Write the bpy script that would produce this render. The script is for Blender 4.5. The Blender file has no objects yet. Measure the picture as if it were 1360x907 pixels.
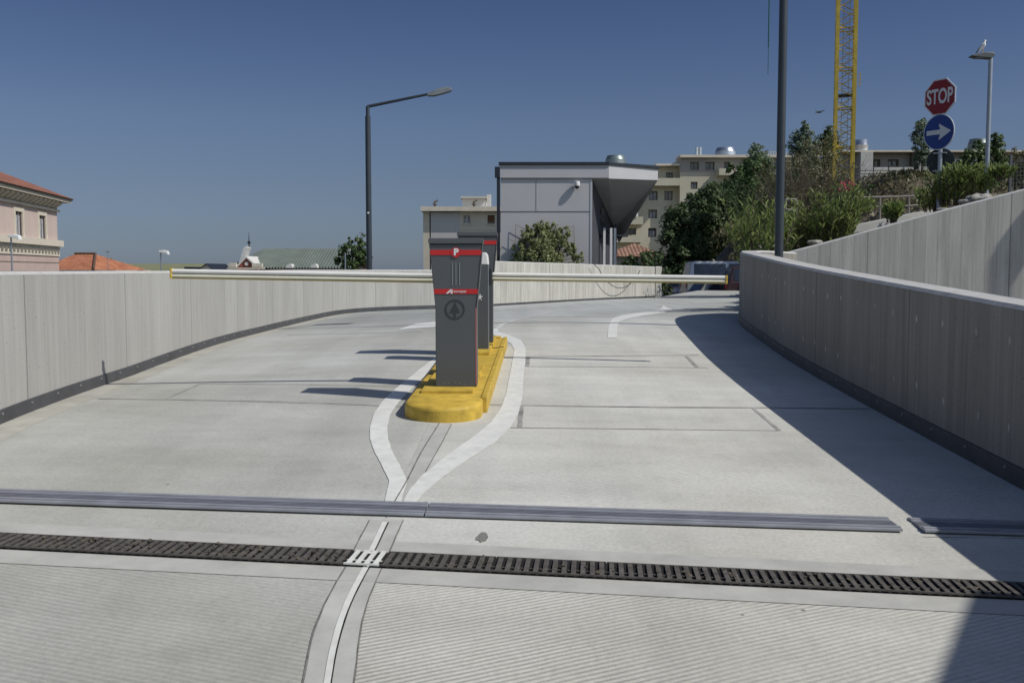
import bpy, bmesh, math, random
import numpy as np
from mathutils import Vector, Matrix
from mathutils.geometry import tessellate_polygon
random.seed(7); rng = np.random.default_rng(11)
R = math.radians
S = bpy.context.scene
COL = S.collection
F = 1322.0                                   # focal length in photo pixels (35 mm lens)
PITCH = math.atan((453.5-360)/F)

# ------------------------------------------------------------------ camera, sky, sun
cam = bpy.data.cameras.new('camera'); cam.lens = 36*F/1360; cam.sensor_width = 36
cam.clip_start = .05; cam.clip_end = 6000
co = bpy.data.objects.new('camera', cam); COL.objects.link(co)
co.location = (0, 0, 0); co.rotation_euler = (math.pi/2-PITCH, 0, 0); S.camera = co
SUNH = Vector((.89, -.36)); K = SUNH.length   # horizontal shift of a shadow per metre of height
EL = math.atan(1/K); AZ = math.atan2(SUNH.x, SUNH.y)
w = bpy.data.worlds.new('World'); S.world = w; w.use_nodes = True
nt = w.node_tree; bg = nt.nodes['Background']
sky = nt.nodes.new('ShaderNodeTexSky'); sky.sky_type = 'NISHITA'; sky.sun_disc = False
sky.sun_elevation = EL; sky.sun_rotation = AZ; sky.altitude = 100
sky.air_density = 1.0; sky.dust_density = 0.5; sky.ozone_density = 2.0
hs = nt.nodes.new('ShaderNodeHueSaturation'); hs.inputs['Saturation'].default_value = 1.0
tint = nt.nodes.new('ShaderNodeMix'); tint.data_type = 'RGBA'; tint.blend_type = 'MULTIPLY'; tint.inputs[0].default_value = 1; tint.inputs[7].default_value = (.93, .97, 1.13, 1)
nt.links.new(sky.outputs[0], hs.inputs['Color']); nt.links.new(hs.outputs[0], tint.inputs[6]); 
# sky behind the camera boosted as added fill for shadows, sky in view dimmed
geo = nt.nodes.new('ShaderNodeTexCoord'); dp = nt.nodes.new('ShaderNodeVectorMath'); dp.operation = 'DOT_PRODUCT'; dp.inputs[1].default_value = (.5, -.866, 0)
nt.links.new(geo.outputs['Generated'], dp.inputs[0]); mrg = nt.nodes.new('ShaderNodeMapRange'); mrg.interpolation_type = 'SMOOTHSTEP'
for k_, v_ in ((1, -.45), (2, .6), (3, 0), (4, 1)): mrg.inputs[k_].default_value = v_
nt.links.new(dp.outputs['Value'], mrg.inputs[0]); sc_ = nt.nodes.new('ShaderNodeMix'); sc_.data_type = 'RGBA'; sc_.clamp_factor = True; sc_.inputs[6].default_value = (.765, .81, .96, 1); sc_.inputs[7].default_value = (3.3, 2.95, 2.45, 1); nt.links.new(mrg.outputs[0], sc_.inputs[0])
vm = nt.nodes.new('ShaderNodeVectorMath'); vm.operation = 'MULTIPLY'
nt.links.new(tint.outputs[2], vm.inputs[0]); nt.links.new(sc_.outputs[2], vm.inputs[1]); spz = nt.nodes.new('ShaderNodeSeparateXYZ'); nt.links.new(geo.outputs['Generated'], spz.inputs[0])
crz = nt.nodes.new('ShaderNodeValToRGB'); nt.links.new(spz.outputs[2], crz.inputs[0]); elz = crz.color_ramp.elements
stz = [(0, (.92, 1.05, 1.26)), (.03, (.93, 1.0, 1.10)), (.085, (1.10, 1.05, 1.0)), (.145, (1.22, 1.15, 1.04)), (.20, (1.10, 1.06, 1.0)), (.27, (.96, .94, .94))]
while len(elz) < len(stz): elz.new(.5)
for e_z, (p_z, c_z) in zip(elz, stz): e_z.position = p_z; e_z.color = (*[v/1.3 for v in c_z], 1)
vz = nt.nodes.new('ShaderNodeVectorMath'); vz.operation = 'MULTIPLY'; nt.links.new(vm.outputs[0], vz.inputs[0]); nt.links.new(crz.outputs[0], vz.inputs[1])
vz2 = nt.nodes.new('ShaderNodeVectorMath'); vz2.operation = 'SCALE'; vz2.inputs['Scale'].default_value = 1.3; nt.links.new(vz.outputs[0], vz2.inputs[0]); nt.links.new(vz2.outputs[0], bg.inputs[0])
bg.inputs[1].default_value = .055
sl = bpy.data.lights.new('sun', 'SUN'); sl.energy = 4.6; sl.angle = R(.53); sl.color = (1, .955, .88)
so = bpy.data.objects.new('sun', sl); COL.objects.link(so)
so.rotation_euler = Vector((SUNH.x, SUNH.y, 1)).to_track_quat('Z', 'Y').to_euler()
S.view_settings.view_transform = 'Standard'; S.view_settings.look = 'None'
S.view_settings.exposure = -0.25; S.view_settings.gamma = 1
S.render.engine = 'CYCLES'

# ------------------------------------------------------------------ picture -> place
CP, SP = math.cos(PITCH), math.sin(PITCH)
def ray(px, py):
    u = (px-680)/F; v = (453.5-py)/F
    return Vector((u, CP+v*SP, -SP+v*CP))
def at(px, py, Y):
    d = ray(px, py); return d*(Y/d.y)

# ------------------------------------------------------------------ materials
def new_mat(name):
    m = bpy.data.materials.new(name); m.use_nodes = True
    n = m.node_tree.nodes; l = m.node_tree.links
    return m, n, l, n['Principled BSDF']
def nd(n, t, **kw):
    x = n.new(t)
    for k, v in kw.items():
        if k in x.inputs.keys(): x.inputs[k].default_value = v
        else: setattr(x, k, v)
    return x
def mth(n, l, op, a, b=None, c=None):
    x = n.new('ShaderNodeMath'); x.operation = op
    for i, s in enumerate((a, b, c)):
        if s is None: continue
        if isinstance(s, (int, float)): x.inputs[i].default_value = s
        else: l.new(s, x.inputs[i])
    return x.outputs[0]
def ramp(n, l, src, stops):
    r = n.new('ShaderNodeValToRGB'); l.new(src, r.inputs[0])
    e = r.color_ramp.elements
    while len(e) < len(stops): e.new(.5)
    for i, (p, c) in enumerate(stops):
        e[i].position = p; e[i].color = (c, c, c, 1) if isinstance(c, (int, float)) else (*c, 1)
    return r.outputs[0]
def mul(n, l, a, b, fac=1.0):
    x = n.new('ShaderNodeMix'); x.data_type = 'RGBA'; x.blend_type = 'MULTIPLY'
    x.inputs[0].default_value = fac
    l.new(a, x.inputs[6]) if not isinstance(a, tuple) else setattr(x.inputs[6], 'default_value', (*a, 1))
    l.new(b, x.inputs[7]) if not isinstance(b, tuple) else setattr(x.inputs[7], 'default_value', (*b, 1))
    return x.outputs[2]
def mixc(n, l, f, a, b):
    x = n.new('ShaderNodeMix'); x.data_type = 'RGBA'
    l.new(f, x.inputs[0])
    for s, i in ((a, 6), (b, 7)):
        if isinstance(s, tuple): x.inputs[i].default_value = (*s, 1)
        else: l.new(s, x.inputs[i])
    return x.outputs[2]
def noise(n, l, vec, scale, detail=4, rough=.6):
    x = nd(n, 'ShaderNodeTexNoise', Scale=scale, Detail=detail, Roughness=rough)
    if vec is not None: l.new(vec, x.inputs['Vector'])
    return x.outputs['Fac']
def scaled(n, l, vec, s):
    x = n.new('ShaderNodeVectorMath'); x.operation = 'MULTIPLY'; l.new(vec, x.inputs[0]); x.inputs[1].default_value = s
    return x.outputs[0]
def bump(n, l, b, h, dist, strength=1.0):
    x = nd(n, 'ShaderNodeBump', Distance=dist, Strength=strength); l.new(h, x.inputs['Height']); l.new(x.outputs[0], b.inputs['Normal'])
def M(name, col, rough=.6, metal=0, var=.15, scale=6, bumpd=0, spec=.4, coord='Object'):
    m, n, l, b = new_mat(name)
    tc = n.new('ShaderNodeTexCoord')
    f = noise(n, l, tc.outputs[coord], scale, 5)
    c = mul(n, l, col, ramp(n, l, f, [(.3, 1-var), (.7, 1+var*.3)]))
    l.new(c, b.inputs['Base Color'])
    b.inputs['Roughness'].default_value = rough; b.inputs['Metallic'].default_value = metal
    b.inputs['Specular IOR Level'].default_value = spec
    if bumpd: bump(n, l, b, noise(n, l, tc.outputs[coord], scale*8, 4), bumpd)
    return m

def road_material():
    m, n, l, b = new_mat('road_concrete')
    tc = n.new('ShaderNodeTexCoord'); P = tc.outputs['Object']
    sx = n.new('ShaderNodeSeparateXYZ'); l.new(P, sx.inputs[0]); X, Y = sx.outputs[0], sx.outputs[1]
    big = noise(n, l, P, .35, 5); mid = noise(n, l, scaled(n, l, P, (.6, 1.6, 1)), 1.3, 6, .65)
    fine = noise(n, l, P, 45, 5, .7)
    c = mixc(n, l, ramp(n, l, big, [(.35, 0), (.65, 1)]), (.475, .47, .42), (.575, .578, .54))
    c = mul(n, l, c, ramp(n, l, mid, [(.3, .86), (.62, 1.03)]))
    c = mul(n, l, c, ramp(n, l, fine, [(.3, .84), (.6, 1.04)]))
    # tyre tracks / brushed wear running along the ramp
    tr = noise(n, l, scaled(n, l, P, (2.4, .12, 1)), 1.0, 4)
    c = mul(n, l, c, ramp(n, l, tr, [(.35, .93), (.6, 1.03)]))
    # dirt patches, cool greyer far slab
    far = mth(n, l, 'SMOOTHSTEP', 13.5, 15.5, Y) if False else None
    st = noise(n, l, scaled(n, l, P, (1, .7, 1)), 2.7, 8, .75)
    c = mixc(n, l, ramp(n, l, st, [(.57, 0), (.76, .5)]), c, (.30, .29, .26))
    v = nd(n, 'ShaderNodeTexVoronoi', Scale=2.3); l.new(P, v.inputs['Vector'])
    spk = ramp(n, l, v.outputs['Distance'], [(.018, .3), (.03, 1)])
    c = mul(n, l, c, spk)
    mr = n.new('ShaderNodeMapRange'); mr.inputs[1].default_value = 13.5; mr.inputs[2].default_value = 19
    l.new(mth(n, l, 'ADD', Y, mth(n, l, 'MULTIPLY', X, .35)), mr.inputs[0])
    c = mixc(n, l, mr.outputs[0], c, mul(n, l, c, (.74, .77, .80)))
    lane = n.new('ShaderNodeMapRange'); lane.inputs[1].default_value = -.75; lane.inputs[2].default_value = -.55; lane.inputs[3].default_value = 1; lane.inputs[4].default_value = 0; l.new(X, lane.inputs[0])
    c = mixc(n, l, lane.outputs[0], c, mul(n, l, c, (.79, .80, .805)))
    # chevron grooves: V shape with its point on the middle line
    ax = mth(n, l, 'SUBTRACT', X, -.65)
    left = mth(n, l, 'MULTIPLY', mth(n, l, 'MINIMUM', ax, 0), .34)
    right = mth(n, l, 'MULTIPLY', mth(n, l, 'MAXIMUM', ax, 0), -.52)
    wob = mth(n, l, 'MULTIPLY', noise(n, l, P, 1.2, 2), .05)
    g = mth(n, l, 'ADD', mth(n, l, 'ADD', Y, mth(n, l, 'ADD', left, right)), wob)
    s = mth(n, l, 'SINE', mth(n, l, 'MULTIPLY', g, 2*math.pi/.032))
    s = mth(n, l, 'MULTIPLY', mth(n, l, 'ADD', s, 1), .5)
    # zones: ribs below the drain and above the joint, worn smooth further up
    dl = mth(n, l, 'ADD', Y, mth(n, l, 'MULTIPLY', X, .075))
    a = n.new('ShaderNodeMapRange'); a.inputs[1].default_value = 4.20; a.inputs[2].default_value = 4.16; l.new(dl, a.inputs[0])
    dj = mth(n, l, 'ADD', Y, mth(n, l, 'MULTIPLY', X, .036))
    e = n.new('ShaderNodeMapRange'); e.inputs[1].default_value = 5.40; e.inputs[2].default_value = 5.5; l.new(dj, e.inputs[0])
    e2 = n.new('ShaderNodeMapRange'); e2.inputs[1].default_value = 9.5; e2.inputs[2].default_value = 6.0; e2.inputs[4].default_value = .6; l.new(Y, e2.inputs[0])
    zone = mth(n, l, 'ADD', a.outputs[0], mth(n, l, 'MULTIPLY', e.outputs[0], e2.outputs[0]))
    wear = ramp(n, l, noise(n, l, P, 1.1, 4), [(.3, .35), (.6, 1)])
    zone = mth(n, l, 'MULTIPLY', zone, wear)
    gr = mth(n, l, 'MULTIPLY', mth(n, l, 'POWER', s, 1.4), zone)
    c = mixc(n, l, mth(n, l, 'MULTIPLY', gr, .30), c, (.20, .198, .185))
    l.new(c, b.inputs['Base Color']); b.inputs['Roughness'].default_value = .88; b.inputs['Specular IOR Level'].default_value = .25
    h = mth(n, l, 'ADD', mth(n, l, 'MULTIPLY', gr, -1), mth(n, l, 'MULTIPLY', fine, .5))
    bump(n, l, b, h, .004, .8)
    return m

def wall_material(name, base, dark, patches=0.0, stain=.35, boards=1.0, fq=9, cap=(.44, .44, .425)):
    m, n, l, b = new_mat(name)
    tc = n.new('ShaderNodeTexCoord'); U = tc.outputs['UV']
    su = n.new('ShaderNodeSeparateXYZ'); l.new(U, su.inputs[0])
    streak = noise(n, l, scaled(n, l, U, (fq, .5, 1)), 1, 6, .7)
    wide = noise(n, l, scaled(n, l, U, (1.2, .25, 1)), 1, 4, .6)
    c = mixc(n, l, ramp(n, l, streak, [(.32, 0), (.68, 1)]), dark, base)
    c = mul(n, l, c, ramp(n, l, wide, [(.3, .84), (.7, 1.05)]))
    # formwork boards of 0.2 m, each its own tone, fine dark seams
    bw = mth(n, l, 'DIVIDE', su.outputs[0], .21)
    wn = n.new('ShaderNodeTexWhiteNoise'); wn.noise_dimensions = '1D'; l.new(mth(n, l, 'FLOOR', bw), wn.inputs['W'])
    c = mul(n, l, c, ramp(n, l, wn.outputs['Value'], [(0, 1-.12*boards), (1, 1+.05*boards)]))
    fr = mth(n, l, 'FRACT', bw)
    seam = mth(n, l, 'MINIMUM', fr, mth(n, l, 'SUBTRACT', 1, fr))
    c = mul(n, l, c, ramp(n, l, seam, [(0, 1-.30*boards), (.045, 1)]))
    # panel joints every 2.5 m
    pf = mth(n, l, 'FRACT', mth(n, l, 'DIVIDE', mth(n, l, 'ADD', su.outputs[0], .8), 2.5))
    c = mul(n, l, c, ramp(n, l, pf, [(0, .5), (.006, .55), (.009, 1)]))
    # pale patched tie holes with run-off
    if patches:
        uu = mth(n, l, 'ADD', mth(n, l, 'DIVIDE', su.outputs[0], .46), mth(n, l, 'MULTIPLY', noise(n, l, U, .8, 1), .9))
        du = mth(n, l, 'MULTIPLY', mth(n, l, 'SUBTRACT', mth(n, l, 'FRACT', uu), .5), .46/.020)
        rows = None
        for vc in (.86, .33):
            dv_ = mth(n, l, 'DIVIDE', mth(n, l, 'ADD', mth(n, l, 'SUBTRACT', su.outputs[1], vc), mth(n, l, 'MULTIPLY', mth(n, l, 'SUBTRACT', noise(n, l, U, 1.7, 1), .5), .12)), .034)
            dd = mth(n, l, 'SQRT', mth(n, l, 'ADD', mth(n, l, 'MULTIPLY', du, du), mth(n, l, 'MULTIPLY', dv_, dv_)))
            m1 = ramp(n, l, dd, [(.45, 1), (.95, 0)]); rows = m1 if rows is None else mth(n, l, 'MAXIMUM', rows, m1)
        wq = n.new('ShaderNodeTexWhiteNoise'); wq.noise_dimensions = '1D'; l.new(mth(n, l, 'FLOOR', uu), wq.inputs['W'])
        pm = mth(n, l, 'MULTIPLY', rows, ramp(n, l, wq.outputs['Value'], [(.15, .15), (.6, patches)]))
        c = mixc(n, l, pm, c, (.62, .61, .56))
    pores = nd(n, 'ShaderNodeTexVoronoi', Scale=14); l.new(U, pores.inputs['Vector'])
    c = mul(n, l, c, ramp(n, l, pores.outputs['Distance'], [(.05, .45), (.1, 1)]))
    fine = noise(n, l, U, 60, 4)
    c = mul(n, l, c, ramp(n, l, fine, [(.3, .9), (.65, 1.04)]))
    st = noise(n, l, scaled(n, l, U, (3, .8, 1)), 1, 8, .75)
    c = mixc(n, l, ramp(n, l, st, [(.58, 0), (.75, stain)]), c, tuple(x*.6 for x in dark))
    gn = n.new('ShaderNodeNewGeometry'); sn = n.new('ShaderNodeSeparateXYZ'); l.new(gn.outputs['True Normal'], sn.inputs[0])
    lit_cap = mul(n, l, cap, ramp(n, l, noise(n, l, tc.outputs['Object'], 7, 6, .7), [(.3, .8), (.65, 1.05)]))
    c = mixc(n, l, ramp(n, l, sn.outputs[2], [(.3, 0), (.6, 1)]), c, lit_cap)  # upward faces lightened: weathering plus sunlit brightness put into the colour
    l.new(c, b.inputs['Base Color']); b.inputs['Roughness'].default_value = .85; b.inputs['Specular IOR Level'].default_value = .25
    bump(n, l, b, mth(n, l, 'ADD', mth(n, l, 'MULTIPLY', fine, .4), streak), .004, .6)
    return m

def leaf_material(name, c0, c1, trans=.25, rough=.55):
    m, n, l, b = new_mat(name)
    g = n.new('ShaderNodeNewGeometry')
    tc = n.new('ShaderNodeTexCoord')
    f = noise(n, l, tc.outputs['Object'], 1.3, 3)
    a = mth(n, l, 'ADD', mth(n, l, 'MULTIPLY', g.outputs['Random Per Island'], .6), mth(n, l, 'MULTIPLY', f, .5))
    c = mixc(n, l, ramp(n, l, a, [(.2, 0), (.85, 1)]), c0, c1)
    l.new(c, b.inputs['Base Color']); b.inputs['Roughness'].default_value = rough
    b.inputs['Specular IOR Level'].default_value = .3
    t = n.new('ShaderNodeBsdfTranslucent'); l.new(c, t.inputs[0])
    mx = n.new('ShaderNodeMixShader'); mx.inputs[0].default_value = trans
    l.new(b.outputs[0], mx.inputs[1]); l.new(t.outputs[0], mx.inputs[2])
    l.new(mx.outputs[0], n['Material Output'].inputs[0])
    return m

def tile_material(name, c0, c1, scale=3.5):
    m, n, l, b = new_mat(name)
    tc = n.new('ShaderNodeTexCoord'); U = tc.outputs['UV']
    su = n.new('ShaderNodeSeparateXYZ'); l.new(U, su.inputs[0])
    col = mth(n, l, 'FRACT', mth(n, l, 'MULTIPLY', su.outputs[0], scale))
    row = mth(n, l, 'FRACT', mth(n, l, 'MULTIPLY', su.outputs[1], scale*.8))
    wn = n.new('ShaderNodeTexWhiteNoise'); wn.noise_dimensions = '2D'
    fl = n.new('ShaderNodeVectorMath'); fl.operation = 'FLOOR'; l.new(scaled(n, l, U, (scale, scale*.8, 1)), fl.inputs[0]); l.new(fl.outputs[0], wn.inputs['Vector'])
    c = mixc(n, l, wn.outputs['Value'], c0, c1)
    h = mth(n, l, 'SINE', mth(n, l, 'MULTIPLY', col, math.pi))
    c = mul(n, l, c, ramp(n, l, h, [(0, .55), (.5, 1)])); c = mul(n, l, c, ramp(n, l, row, [(0, .6), (.15, 1)]))
    c = mul(n, l, c, ramp(n, l, noise(n, l, U, .6, 6), [(.3, .75), (.7, 1.1)]))
    l.new(c, b.inputs['Base Color']); b.inputs['Roughness'].default_value = .85
    bump(n, l, b, h, .05)
    return m

def glass_material(name, col=(.03, .035, .045), rough=.08):
    m, n, l, b = new_mat(name)
    tc = n.new('ShaderNodeTexCoord')
    f = noise(n, l, tc.outputs['Object'], .8, 2)
    l.new(mul(n, l, col, ramp(n, l, f, [(.35, .6), (.65, 1.5)])), b.inputs['Base Color'])
    b.inputs['Roughness'].default_value = rough; b.inputs['Specular IOR Level'].default_value = .6
    return m

MT = dict(
    road=road_material(),
    wallL=wall_material('ramp_wall_concrete', (.40, .398, .375), (.325, .322, .30), boards=.15, fq=16, stain=.25),
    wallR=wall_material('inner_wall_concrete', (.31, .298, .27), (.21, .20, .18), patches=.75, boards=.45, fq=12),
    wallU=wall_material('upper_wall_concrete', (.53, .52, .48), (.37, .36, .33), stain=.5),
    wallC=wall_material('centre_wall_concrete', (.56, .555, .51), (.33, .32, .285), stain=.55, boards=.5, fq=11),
    pad=M('smooth_concrete', (.43, .43, .40), .8, var=.18, scale=5, bumpd=.001),
    gutter=M('gutter_concrete', (.45, .455, .425), .8, var=.22, scale=4, bumpd=.001),
    paint=M('white_road_paint', (.67, .68, .64), .6, var=.16, scale=9, bumpd=.001),
    thin=M('worn_white_paint', (.60, .60, .57), .7, var=.3, scale=7),
    crack=M('joint_sealant', (.10, .098, .09), .9, var=.3, scale=7),
    cut=M('filled_saw_cut', (.34, .335, .31), .9, var=.5, scale=3),
    tan=M('stained_concrete', (.40, .39, .34), .9, var=.25, scale=3),
    cutd=M('thin_joint', (.19, .185, .17), .9, var=.5, scale=12),
    stain=M('oil_stain', (.20, .20, .185), .8, var=.3, scale=14),
    iron=M('cast_iron', (.12, .112, .10), .75, .2, var=.5, scale=22, bumpd=.002),
    black=M('channel_dark', (.01, .01, .01), .95, var=.3),
    dirt=M('debris', (.11, .095, .07), .95, var=.5, scale=40),
    alu=M('joint_metal', (.35, .365, .40), .5, .35, var=.25, scale=6),
    rubber=M('joint_rubber', (.17, .18, .21), .6, 0, var=.2, scale=8),
    skirt=M('sheet_metal_skirting', (.085, .088, .096), .5, .35, var=.25, scale=4),
    screw=M('screw_metal', (.55, .55, .55), .4, .8, var=.1),
    yellow=M('yellow_kerb_paint', (.56, .385, .055), .6, var=.34, scale=9, bumpd=.0025),
    kiosk=M('anthracite_paint', (.082, .090, .096), .42, 0, var=.08, scale=3, spec=.5),
    kioskd=M('dark_plastic', (.03, .032, .035), .5, var=.1),
    red=M('red_band', (.50, .02, .02), .45, var=.1),
    pinkred=M('faded_red_strip', (.50, .16, .16), .5, var=.1),
    white=M('white_lacquer', (.72, .72, .70), .4, var=.08),
    emblem=M('dark_emblem', (.035, .04, .043), .5, var=.1),
    silver=M('silver_line', (.32, .35, .38), .35, .4, var=.05),
    arm=M('barrier_white', (.68, .675, .63), .6, var=.1, scale=3),
    armd=M('barrier_groove', (.27, .26, .25), .5, var=.1),
    armc=M('barrier_cream', (.62, .60, .46), .6, var=.1),
    armo=M('barrier_yellow_edge', (.62, .42, .05), .5, var=.1),
    pole=M('dark_painted_steel', (.045, .055, .065), .45, .3, var=.15, scale=3),
    galv=M('galvanised_steel', (.30, .33, .37), .45, .6, var=.15, scale=4),
    lamphead=M('lamp_housing', (.22, .24, .25), .5, .3, var=.2),
    crane=M('crane_yellow', (.60, .43, .06), .5, .1, var=.3, scale=2),
    signred=M('sign_red', (.20, .010, .016), .45, var=.08),
    signblue=M('sign_blue', (.012, .04, .21), .45, var=.08),
    signwhite=M('sign_white', (.52, .54, .58), .5, var=.05),
    signback=M('sign_back', (.030, .036, .042), .8, 0, var=.15),
    panel=M('grey_cladding', (.41, .41, .415), .55, 0, var=.06, scale=.6),
    panel2=M('pale_cladding', (.42, .425, .435), .55, 0, var=.06, scale=.6),
    seam=M('cladding_seam', (.12, .122, .13), .7, var=.1),
    soffit=M('soffit_panel', (.55, .55, .55), .8, var=.1, scale=1),
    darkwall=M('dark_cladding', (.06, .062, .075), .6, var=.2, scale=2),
    drk=M('black_steel', (.02, .025, .035), .5, .2, var=.1),
    cream=M('cream_plaster', (.50, .46, .36), .9, var=.12, scale=.5),
    greyp=M('pale_plaster', (.42, .415, .39), .9, var=.08, scale=.5),
    whitep=M('white_plaster', (.55, .545, .52), .9, var=.08, scale=.5),
    cream2=M('yellowish_plaster', (.47, .44, .34), .9, var=.14, scale=.4),
    greypl=M('grey_plaster', (.29, .275, .25), .9, var=.1, scale=.5),
    pink=M('pink_plaster', (.48, .39, .35), .9, var=.1, scale=.5),
    pinkd=M('pink_rusticated', (.45, .345, .31), .9, var=.12, scale=.7),
    trim=M('cream_trim', (.56, .51, .42), .85, var=.12, scale=2),
    bracket=M('bracket_shade', (.22, .20, .16), .9, var=.2, scale=3),
    tile=tile_material('terracotta_tiles', (.22, .085, .055), (.31, .13, .085), 2.4),
    tile2=tile_material('orange_tiles', (.36, .125, .06), (.46, .19, .095), 2.0),
    tile3=tile_material('old_tiles', (.24, .125, .085), (.33, .19, .125), 3.6),
    copper=M('green_copper', (.145, .175, .155), .7, 0, var=.2, scale=.4),
    copperd=M('copper_seam', (.11, .145, .125), .7, 0, var=.2, scale=.4),
    moss=M('olive_roof', (.19, .20, .11), .95, 0, var=.2, scale=.2),
    brick=M('red_brick', (.26, .075, .055), .9, 0, var=.2, scale=2),
    glass=glass_material('window_glass'), glassb=glass_material('blue_glass', (.02, .026, .045), .08),
    curtain=M('curtain', (.38, .38, .40), .9, var=.4, scale=2.5),
    frame=M('window_frame', (.13, .11, .09), .7, var=.1), framew=M('pale_frame', (.52, .50, .45), .7, var=.1),
    shutter=M('brown_shutter', (.13, .055, .025), .8, var=.2),
    zinc=M('zinc_sheet', (.55, .56, .57), .28, .85, var=.4, scale=1.2), galvd=M('greenish_zinc', (.22, .26, .25), .4, .5, var=.3, scale=1),
    bark=M('bark', (.12, .095, .07), .95, var=.35, scale=8, bumpd=.01),
    twig=M('dry_twigs', (.20, .165, .12), .95, var=.3, scale=6),
    earth=M('dry_earth', (.15, .125, .09), .98, var=.4, scale=.8, bumpd=.08),
    asphalt=M('asphalt', (.06, .06, .062), .9, var=.2, scale=2),
    ground=M('city_ground', (.14, .14, .11), .95, var=.3, scale=.02),
    rock=M('stone', (.34, .33, .30), .95, var=.35, scale=4, bumpd=.02),
    stonew=M('dark_stone', (.12, .115, .11), .95, var=.5, scale=2.5, bumpd=.03),
    leafd=leaf_material('dark_leaves', (.028, .050, .018), (.085, .125, .045)),
    leafm=leaf_material('mid_leaves', (.04, .075, .025), (.11, .16, .055)),
    leafg=leaf_material('grey_green_leaves', (.09, .125, .085), (.19, .245, .16)),
    leafo=leaf_material('oleander_leaves', (.07, .115, .03), (.27, .33, .10), .38),
    leafy=leaf_material('yellow_green_leaves', (.085, .12, .04), (.36, .38, .18), .35),
    leafr=leaf_material('scrub_leaves', (.07, .08, .03), (.19, .165, .09)),
    flower=M('pink_petals', (.45, .06, .09), .7, var=.2),
    feather=M('white_feathers', (.75, .75, .75), .8, var=.05, scale=20), wing=M('grey_feathers', (.28, .30, .33), .8, var=.1, scale=20),
    wingd=M('black_feathers', (.05, .05, .055), .8, var=.1), beak=M('yellow_beak', (.6, .38, .03), .5, var=.05),
    carsil=M('silver_car_paint', (.42, .43, .45), .3, .4, var=.03), carlav=M('lavender_blue_car_paint', (.12, .13, .19), .3, .3, var=.03),
    cardark=M('dark_maroon_car_paint', (.045, .025, .03), .3, .2, var=.03), cargrn=M('grey_green_car_paint', (.20, .21, .19), .35, .3, var=.03),
    tyre=M('tyre_rubber', (.02, .02, .02), .8, var=.1), lightg=M('lamp_glass', (.6, .6, .6), .15, var=.05),
    redlens=M('red_lens', (.35, .02, .02), .2, var=.05),
    rope=M('green_rope', (.02, .10, .09), .7, var=.1),
    rail=M('weathered_rail', (.26, .24, .21), .8, .1, var=.2),
    fence=M('fence_wire', (.10, .105, .11), .6, .5, var=.1),
)

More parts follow.
